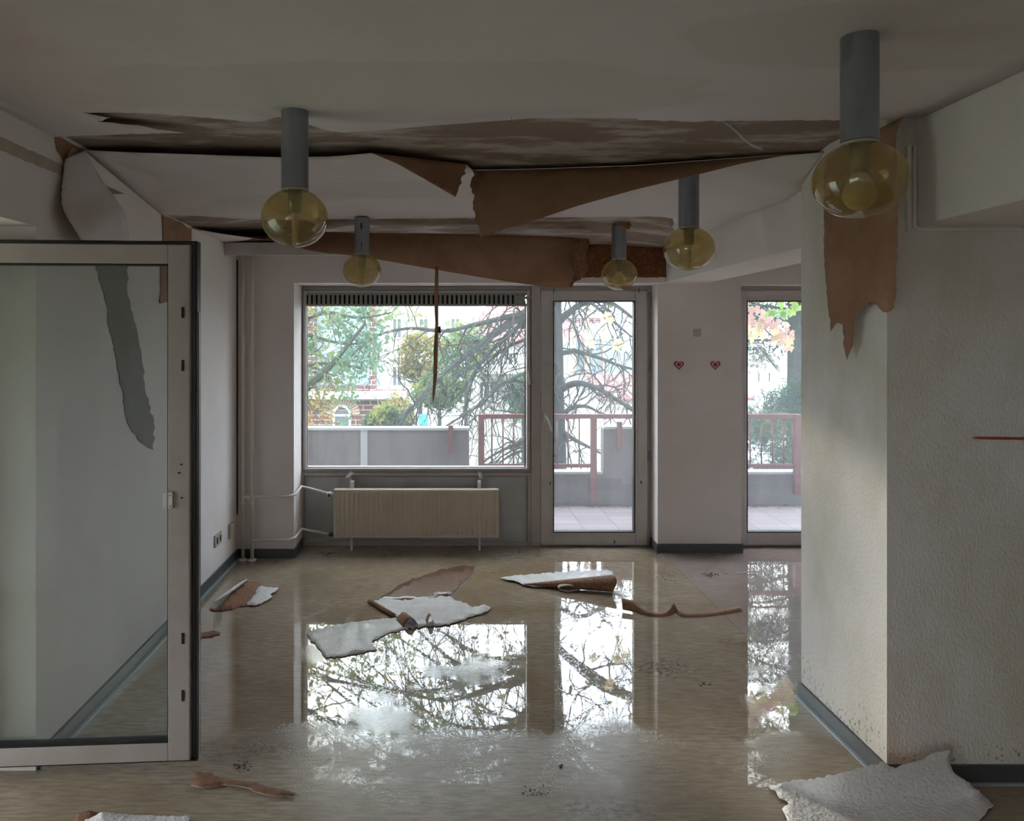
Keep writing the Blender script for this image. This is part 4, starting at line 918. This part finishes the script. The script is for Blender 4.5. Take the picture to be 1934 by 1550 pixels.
fn_ = MB()
for i in range(22): x = lerp(BX(1110, D-2), BX(1205, D-2), i/21); fn_.tube([(x, D-2, zD(792, D-2)), (x+.12, D-2, zD(766, D-2))], .02, 4)
fn_.box(BX(1110, D-2), BX(1205, D-2), D-2.03, D-1.97, zD(768, D-2), zD(765, D-2)).box(BX(1110, D-2), BX(1205, D-2), D-2.03, D-1.97, -4.5, zD(791, D-2))
tag(fn_.build('garden_fence', M['white_wall']), 'white slanted-bar garden fence before the tiled house', 'fence')
D = 46.0; h = house('brick and white gabled house behind the big trunk, beyond the first door', 'gabled_house')
MB().box(BX(1120, D)-2.6, BX(1135, D), D, D+8, -4.5, zD(600, D)).build('wall', M['brick'], h)
MB().box(BX(1120, D)-2.6, BX(1135, D), D-.1, D, zD(700, D), zD(682, D)).box(BX(1120, D)-2.6, BX(1135, D), D-.1, D, zD(640, D), zD(610, D)).build('white_band', M['white_wall'], h)
# white house beyond the second door
D = 30.0; h = house('white house glimpsed through the conifer, beyond the second door', 'white_house')
MB().box(BX(1395, D), BX(1468, D), D, D+7, -4.5, zD(700, D)).build('wall', M['white_wall'], h)
m_ = MB(); a, b_ = BX(1395, D), BX(1468, D); c_ = (a+b_)/2
m_.quad((a, D, zD(700, D)), (b_, D, zD(700, D)), (c_+.01, D, zD(655, D)), (c_-.01, D, zD(655, D))).quad((a-.2, D-.3, zD(704, D)), (c_, D-.3, zD(652, D)), (c_, D+7, zD(652, D)), (a-.2, D+7, zD(704, D))).quad((b_+.2, D-.3, zD(704, D)), (c_, D-.3, zD(652, D)), (c_, D+7, zD(652, D)), (b_+.2, D+7, zD(704, D)))
m_.build('gable', M['white_wall'], h)
win_on(h, D, 1425, 700, 1437, 725, bars=0); win_on(h, D, 1445, 700, 1457, 725, bars=0)
# white van on the street, right
D = 27.0; v = empty('van', (0, 0, 0)); tag(v, 'white van parked down in the street beyond the second door', 'van')
x0, x1 = BX(1425, D), BX(1518, D); zb_ = zD(893, D)-.25
m_ = MB(); m_.v += [(x0, D, zb_+.3), (x0, D+1.8, zb_+.3), (x1, D, zb_+.3), (x1, D+1.8, zb_+.3), (x0, D, zb_+.75), (x0, D+1.8, zb_+.75), (x0+.5, D+.15, zb_+1.25), (x0+.5, D+1.65, zb_+1.25), (x1, D+.1, zb_+1.25), (x1, D+1.7, zb_+1.25)]
m_.f += [[0, 2, 8, 6, 4], [1, 5, 7, 9, 3], [0, 4, 5, 1], [4, 6, 7, 5], [6, 8, 9, 7], [2, 3, 9, 8], [0, 1, 3, 2]]; m_.m += [0]*7
m_.build('body', M['car_white'], v)
MB().box(x0+.55, x0+1.0, D-.01, D+.05, zb_+.85, zb_+1.15).box(x0+1.1, x1-.1, D-.01, D+.05, zb_+.85, zb_+1.15).build('side_window', M['pane_dark'], v)
for xx in (x0+.35, x1-.35): MB().tube([(xx, D-.03, zb_+.25), (xx, D+.2, zb_+.25)], .25, 16).build('wheel', M['dark'], v)
S('ground_yard', MB().box(x0-6, x1+8, 24.5, 30.2, -4.5, zb_), M['pavement'])
# cyan play tents below the window trees
for k, (q0, q1, y0, y1, lab) in enumerate(((755, 776, 764, 806, 'cyan upright tarpaulin tent seen low through the branches, left one'), (786, 812, 784, 800, 'cyan low tarpaulin seen through the branches, right one'))):
    D = 19+k; a, b_ = BX(q0, D), BX(q1, D); c_ = (a+b_)/2; z0, z1 = zD(y1, D)-1.0, zD(y0, D)
    m_ = MB(); m_.quad((a, D, z0), (b_, D, z0), (c_+.12, D+.3, z1), (c_-.12, D+.3, z1)).quad((b_, D, z0), (b_, D+.8, z0), (c_+.12, D+.3, z1), (c_+.12, D+.3, z1)).quad((a, D+.8, z0), (a, D, z0), (c_-.12, D+.3, z1), (c_-.12, D+.3, z1))
    m_.box(c_-.03, c_+.03, D+.3, D+.36, -4.5, z1)
    o = m_.build('tarpaulin_tent', M['cyan']); tag(o, lab, 'tent')

# ---------------------------------------------------------------- trees
class Tree:
    def __init__(s, rnd): s.b = MB(); s.R = random.Random(rnd); s.tips = []
    def limb(s, pts, r0, r1, n=5):
        pts = [Vector(p) for p in pts]
        dense = spl(pts, max(4, (len(pts)-1)*4)); k = len(dense)-1
        rr = [lerp(r0, r1, i/k) for i in range(k+1)]
        s.b.tube(dense, rr, n, caps=False); return dense, rr
    def twig(s, p, d, L, r, depth, droop=.25, wig=.28, n=4, kids=3, segs=7):
        R = s.R; d = d.normalized(); pts = [p.copy()]; st = L/segs; dirs = [d.copy()]
        for i in range(segs):
            d = (d+Vector((R.gauss(0, wig), R.gauss(0, wig), R.gauss(0, wig)-droop*.35))).normalized()
            pts.append(pts[-1]+d*st); dirs.append(d)
        s.b.tube(pts, [lerp(r, r*.35, i/segs) for i in range(segs+1)], n if depth > 1 else 3, caps=False)
        if depth > 0:
            for _ in range(kids):
                i = R.randint(1, segs); dd = (dirs[i]+Vector((R.gauss(0, .8), R.gauss(0, .8), R.gauss(0, .6)))).normalized()
                s.twig(pts[i], dd, L*R.uniform(.4, .7), r*.6, depth-1, droop, wig, n, kids, segs)
        s.tips += pts[2:]
    def clothe(s, dense, rr, every, L, depth, droop, kids=3, down=.6, r=.02, rs=.55):
        R = s.R; acc = 0
        for i in range(1, len(dense)):
            seg = (dense[i]-dense[i-1]); acc += seg.length; t = seg.normalized() if seg.length else Vector((1, 0, 0))
            while acc > every:
                acc -= every; dd = (t*R.uniform(.1, .9)+Vector((R.gauss(0, .7), R.gauss(0, .7), R.gauss(-down*.5, .6)))).normalized()
                s.twig(dense[i].copy(), dd, L*R.uniform(.5, 1.2), min(r, rr[i]*rs), depth, droop, kids=kids)
def leaves(tips, n, size, spread, R, shape='leaf'):
    m = MB()
    for _ in range(n):
        c = R.choice(tips)+Vector((R.gauss(0, spread), R.gauss(0, spread), R.gauss(0, spread)))
        a = Vector((R.gauss(0, 1), R.gauss(0, 1), R.gauss(-.3, 1))).normalized(); b = a.cross(Vector((R.gauss(0, 1), R.gauss(0, 1), R.gauss(0, 1)))).normalized(); s = size*R.uniform(.6, 1.3)
        if shape == 'leaf':
            k = len(m.v); m.v += [tuple(c-a*s), tuple(c-a*s*.2+b*s*.5), tuple(c+a*s*.15+b*s*.28), tuple(c+a*s*.5+b*s*.5), tuple(c+a*s), tuple(c+a*s*.4-b*s*.5), tuple(c+a*s*.1-b*s*.25), tuple(c-a*s*.3-b*s*.5)]
            m.f.append(list(range(k, k+8))); m.m.append(0)
        elif shape == 'needle':
            for _q in range(3):
                a2 = (a+Vector((R.gauss(0, .35), R.gauss(0, .35), R.gauss(0, .35)))).normalized()
                m.quad(c-a2*s-b*s*.08, c+a2*s, c+a2*s*1.01, c-a2*s+b*s*.08)
    return m
# big weeping tree whose trunk stands in the first door
D0 = 11.0; T = Tree(11)
T.limb([P(1050, 1240, D0), P(1054, 1000, D0), P(1056, 880, D0), P(1053, 760, D0), P(1052, 660, D0), P(1050, 560, D0), P(1046, 420, D0), P(1052, 250, D0), P(1040, 60, D0)], .13, .05, 10)
limbs = [([(1052, 520, 11), (1020, 570, 10.8), (970, 605, 10.5), (920, 640, 10.2), (880, 672, 10), (830, 712, 9.8), (785, 762, 9.7), (745, 815, 9.6)], .085, .012),
         ([(1052, 540, 11), (1010, 585, 10.7), (960, 598, 10.4), (900, 612, 10.2), (840, 625, 10), (770, 620, 9.9), (700, 640, 9.8), (640, 700, 9.7)], .05, .008),
         ([(1052, 560, 11), (1000, 600, 11), (940, 650, 10.8), (900, 700, 10.6), (880, 760, 10.5), (868, 830, 10.4)], .05, .008),
         ([(1052, 640, 11), (1000, 640, 11.2), (950, 660, 11.2), (900, 705, 11.2), (860, 750, 11.1)], .035, .006),
         ([(1053, 690, 11), (1005, 700, 10.6), (955, 722, 10.3), (905, 765, 10), (850, 800, 9.8), (800, 840, 9.7)], .035, .006),
         ([(1054, 720, 11), (1010, 725, 10.8), (960, 718, 10.4), (920, 745, 10), (880, 790, 9.8)], .03, .006),
         ([(1055, 830, 11), (1010, 820, 10.7), (970, 840, 10.4), (930, 860, 10.2), (890, 890, 10)], .04, .008),
         ([(1056, 860, 11), (1000, 850, 10.6), (960, 862, 10.3), (915, 900, 10)], .035, .006),
         ([(1053, 668, 11), (1090, 664, 10.8), (1130, 675, 10.5), (1170, 690, 10.2), (1230, 706, 10)], .04, .012),
         ([(1054, 738, 11), (1085, 724, 10.8), (1115, 728, 10.5), (1150, 745, 10.2), (1210, 785, 10)], .055, .02),
         ([(1055, 790, 11), (1080, 770, 10.8), (1110, 768, 10.6), (1140, 785, 10.4)], .045, .012),
         ([(1056, 810, 11), (1085, 830, 10.8), (1120, 848, 10.6), (1160, 870, 10.4)], .04, .01),
         ([(1052, 610, 11), (1075, 590, 11), (1105, 572, 11), (1150, 570, 10.8), (1195, 600, 10.6)], .07, .02),
         ([(1052, 560, 11), (1095, 560, 10.5), (1140, 590, 10.2), (1180, 625, 10), (1210, 650, 9.8)], .035, .01)]
for pts, r0, r1 in limbs:
    d, rr = T.limb([P(*q) for q in pts], r0, r1, 6); T.clothe(d, rr, .12, .85, 2, .45, kids=2, r=.019)
RR = random.Random(4)
for i in range(34):                       # the crown above, seen mirrored in the wet floor
    z0 = RR.uniform(2.6, 7.0); a = RR.uniform(math.pi*.75, math.pi*1.95); L = RR.uniform(2.5, 4.5)
    b0 = Vector((1.62, 11, z0)); dv = Vector((math.cos(a), math.sin(a)*.8, 0))
    pts = [b0, b0+dv*L*.3+Vector((0, 0, .5)), b0+dv*L*.6+Vector((RR.gauss(0, .2), 0, .45)), b0+dv*L+Vector((RR.gauss(0, .3), 0, -.3))]
    d, rr = T.limb(pts, .06, .01, 5); T.clothe(d, rr, .22, 1.1, 2, .3, kids=2, r=.016)
root = empty('bare_tree', (1.62, 11, -4.5)); tag(root, 'big weeping tree with bare tangled branches, its trunk seen in the first balcony door', 'tree')
CH_(T.b.build('branches', M['bark']), root)
tp = [p for p in T.tips if p.z > 2.0]
CH_(leaves(tp, 1500, .05, .10, RR).build('foliage', M['leaf_yellow']), root)
# extra sparse leaves lower left of the limb
# oak, left
T = Tree(5); D1 = 9.0
T.limb([P(470, 1200, 10), P(490, 900, 9.8), P(500, 700, 9.6), P(500, 500, 9.5), P(500, 250, 9.5)], .16, .06, 8)
for pts, r0, r1 in (([(495, 780, 9.6), (560, 745, 9.3), (590, 722, 9.1), (620, 695, 9), (650, 660, 8.9), (690, 610, 8.8)], .07, .015), ([(500, 640, 9.5), (560, 690, 9.2), (600, 686, 9), (650, 688, 9), (690, 700, 8.9)], .028, .006),
                    ([(500, 600, 9.5), (570, 600, 9.2), (620, 590, 9), (680, 600, 8.9), (740, 590, 8.9)], .04, .008), ([(500, 520, 9.5), (580, 560, 9.2), (650, 575, 9), (720, 570, 9)], .04, .008),
                    ([(500, 560, 9.5), (560, 620, 9), (610, 640, 9), (660, 650, 8.9), (700, 640, 8.8)], .03, .006), ([(500, 760, 9.6), (560, 770, 9.2), (600, 775, 9.1), (625, 785, 9)], .012, .004)):
    d, rr = T.limb([P(*q) for q in pts], r0, r1, 6); T.clothe(d, rr, .16, .5, 2, .0, kids=2, r=.01)
t1 = list(T.tips)
for i in range(12):
    z0 = RR.uniform(2.5, 7); a = RR.uniform(-1.9, .5); L = RR.uniform(1.5, 3.0); b0 = Vector((-2.25, 9.5, z0)); dv = Vector((math.cos(a), math.sin(a), 0))
    d, rr = T.limb([b0, b0+dv*L*.4+Vector((0, 0, .4)), b0+dv*L+Vector((0, 0, .5))], .05, .01, 5); T.clothe(d, rr, .25, .8, 1, .0, kids=3, r=.012)
root = empty('oak_tree', (-2.3, 9.6, -4.5)); tag(root, 'green-leaved oak reaching in from the left of the window', 'tree')
CH_(T.b.build('branches', M['bark_green']), root)
lm = leaves(t1, 2600, .036, .09, RR); l2 = leaves(T.tips[len(t1):], 1500, .06, .12, RR)
k = len(lm.v); lm.v += l2.v; lm.f += [[i+k for i in f] for f in l2.f]; lm.m += l2.m
CH_(lm.build('foliage', M['leaf_green']), root)
# bushes below, leafy trees in the middle distance
def bush(name, label, cx, D, zc, rx, rz, n, size, m, seed, trunk=True):
    R = random.Random(seed); c = Vector((BX(cx, D), D, zc)); T = Tree(seed)
    for i in range(14):
        a = R.uniform(0, 6.28); e = R.uniform(.1, 1.2); T.twig(c-Vector((0, 0, rz*.9)), Vector((math.cos(a)*.7, math.sin(a)*.5, e)), rz*1.7, .03, 2, 0, kids=3)
    root = empty(name, (c.x, D, -4.5)); tag(root, label, 'tree' if trunk else 'bush')
    T.b.tube([(c.x, D, -4.5), (c.x, D, c.z-rz*.8)], [.08, .05], 6, caps=False)
    CH_(T.b.build('stems', M['bark']), root)
    pts = []
    for _ in range(500):
        v = Vector((R.gauss(0, 1), R.gauss(0, 1), R.gauss(0, 1))).normalized()*R.uniform(.5, 1); pts.append(c+Vector((v.x*rx, v.y*rx*.7, v.z*rz))*(1+.15*noise.noise(v*3)))
    CH_(leaves(pts, n, size, rx*.10, R).build('foliage', m), root)
bush('garden_bush', 'dark evergreen bush low between the brick building and the blue tents', 725, 15.5, -.25, .42, .55, 2600, .05, M['leaf_bush'], 3, False)
bush('garden_bush', 'dark green bush behind the branches right of the tents, mid window', 830, 20.6, .2, .8, .5, 1300, .075, M['leaf_bush'], 8, False)
bush('leafy_tree', 'yellow-green leafy tree behind the bare limb in the middle of the window', 795, 27, 1.0, .9, 1.0, 1300, .10, M['leaf_yellow'], 12)
bush('leafy_tree', 'leafy green tree behind the dense branches under the limb', 880, 23.5, 1.2, .9, .9, 1300, .09, M['leaf_green'], 13)
bush('leafy_tree', 'yellowish green young tree beside the brick building corner', 752, 17.5, -.1, .4, .5, 1100, .05, M['leaf_yellow'], 14)
bush('garden_bush', 'small green shrub at the right edge of the window view', 990, 16, .45, .35, .5, 1200, .05, M['leaf_green'], 15, False)
# conifer beyond the second door
T = Tree(21); DC = 12.0; cx = BX(1500, DC)
T.b.tube([(cx, DC, -4.5), (cx+.05, DC, 1), (cx, DC, 8)], [.2, .16, .04], 8, caps=False)
for i in range(58):
    z = lerp(-2.2, 7.5, i/57); a = RR.choice((math.pi, math.pi, math.pi*1.25, math.pi*.8, math.pi*1.5, 0)); a += RR.gauss(0, .3); L = RR.uniform(1.2, 2.4)*(1-.06*max(0, z))
    b0 = Vector((cx, DC, z)); dv = Vector((math.cos(a), math.sin(a), 0))
    d, rr = T.limb([b0, b0+dv*L*.35+Vector((0, 0, .05)), b0+dv*L*.7+Vector((0, 0, -.02)), b0+dv*L+Vector((0, 0, -.15))], .03, .006, 4); T.clothe(d, rr, .07, .4, 1, .3, kids=4, down=.8, r=.008)
root = empty('conifer', (cx, DC, -4.5)); tag(root, 'dark blue-green conifer filling the second balcony door', 'tree')
CH_(T.b.build('branches', M['bark']), root)
CH_(leaves(T.tips, 62000, .06, .09, RR, 'needle').build('needles', M['needles']), root)
bush('garden_bush', 'greenery low behind the right-hand railing', 1465, 17, -2.1, .8, .45, 1600, .06, M['leaf_green'], 31, False)
# creeper hanging at the second door
T = Tree(33)
d, rr = T.limb([P(1392, 575, 7.1), P(1425, 600, 7.05), P(1455, 632, 7.0), P(1490, 655, 7.0), P(1520, 672, 7.0)], .010, .004, 5)
T.limb([P(1392, 575, 7.1), P(1370, 540, 7.1), P(1365, 470, 7.1), P(1350, 380, 7.2), P(1340, 250, 7.3)], .012, .010, 5)
root = empty('creeper_vine', P(1392, 575, 7.1)); tag(root, 'creeper with pink and cream autumn leaves hanging outside the second balcony door', 'vine')
CH_(T.b.build('stem', M['bark']), root)
def creeper_leaf(m, c, s, tilt, R):
    a = Vector((math.sin(tilt), R.uniform(-.3, .3), -math.cos(tilt))); b = Vector((a.z, 0, -a.x)); b.y = R.uniform(-.2, .2)
    pr = [(-.75, 0), (-.9, .5), (-.35, .75), (-.05, .95), (.1, .45), (.5, .35), (1.05, 0), (.5, -.35), (.1, -.45), (-.05, -.95), (-.35, -.75), (-.9, -.5)]
    k = len(m.v); m.v += [tuple(c+a*s*u+b*s*v) for u, v in pr]; m.f.append(list(range(k, k+12))); m.m.append(0)
mp_, mc_, mg_ = MB(), MB(), MB(); R = random.Random(2)
for i in range(46):
    t = R.random(); c = P(lerp(1405, 1495, t)+R.gauss(0, 8), lerp(592, 650, t)+R.gauss(0, 11)-6, 7.0+R.uniform(-.1, .1)); creeper_leaf(mp_, c, R.uniform(.030, .045), R.gauss(0, .5), R)
for px, py in ((1412, 622), (1420, 640), (1434, 618), (1440, 634), (1463, 630), (1466, 642), (1490, 648), (1409, 632), (1428, 628)): creeper_leaf(mc_, P(px, py, 6.9), .05, R.gauss(0, .3), R)
for i in range(16): creeper_leaf(mg_, P(1470+R.gauss(0, 18), 590+R.gauss(0, 10), 7.3), .045, R.gauss(0, .8), R)
CH_(mp_.build('pink_leaves', M['leaf_creeper']), root); CH_(mc_.build('cream_leaves', M['leaf_cream']), root); CH_(mg_.build('green_leaves', M['leaf_brightgreen']), root)
mv = MB()
for px, py in ((1148, 598), (1152, 606), (1165, 655), (1180, 658), (1120, 652), (1168, 648)): creeper_leaf(mv, P(px, py, 7.6), .055, R.gauss(0, .5), R)
root = empty('creeper_vine', P(1230, 560, 7.6)); tag(root, 'few cream leaves on a thin stem outside the upper part of the first door', 'vine')
st = MB(); st.tube([P(1235, 540, 7.6), P(1190, 640, 7.6), P(1168, 652, 7.6), P(1122, 650, 7.6)], .004, 4).tube([P(1235, 540, 7.6), P(1180, 590, 7.6), P(1148, 598, 7.6)], .004, 4)
CH_(st.build('stem', M['bark']), root); CH_(mv.build('cream_leaves', M['leaf_cream']), root)
for o in list(bpy.data.objects):
    if o.type == 'MESH' and o.name.split('.')[0] in ('radiator',): recalc(o)
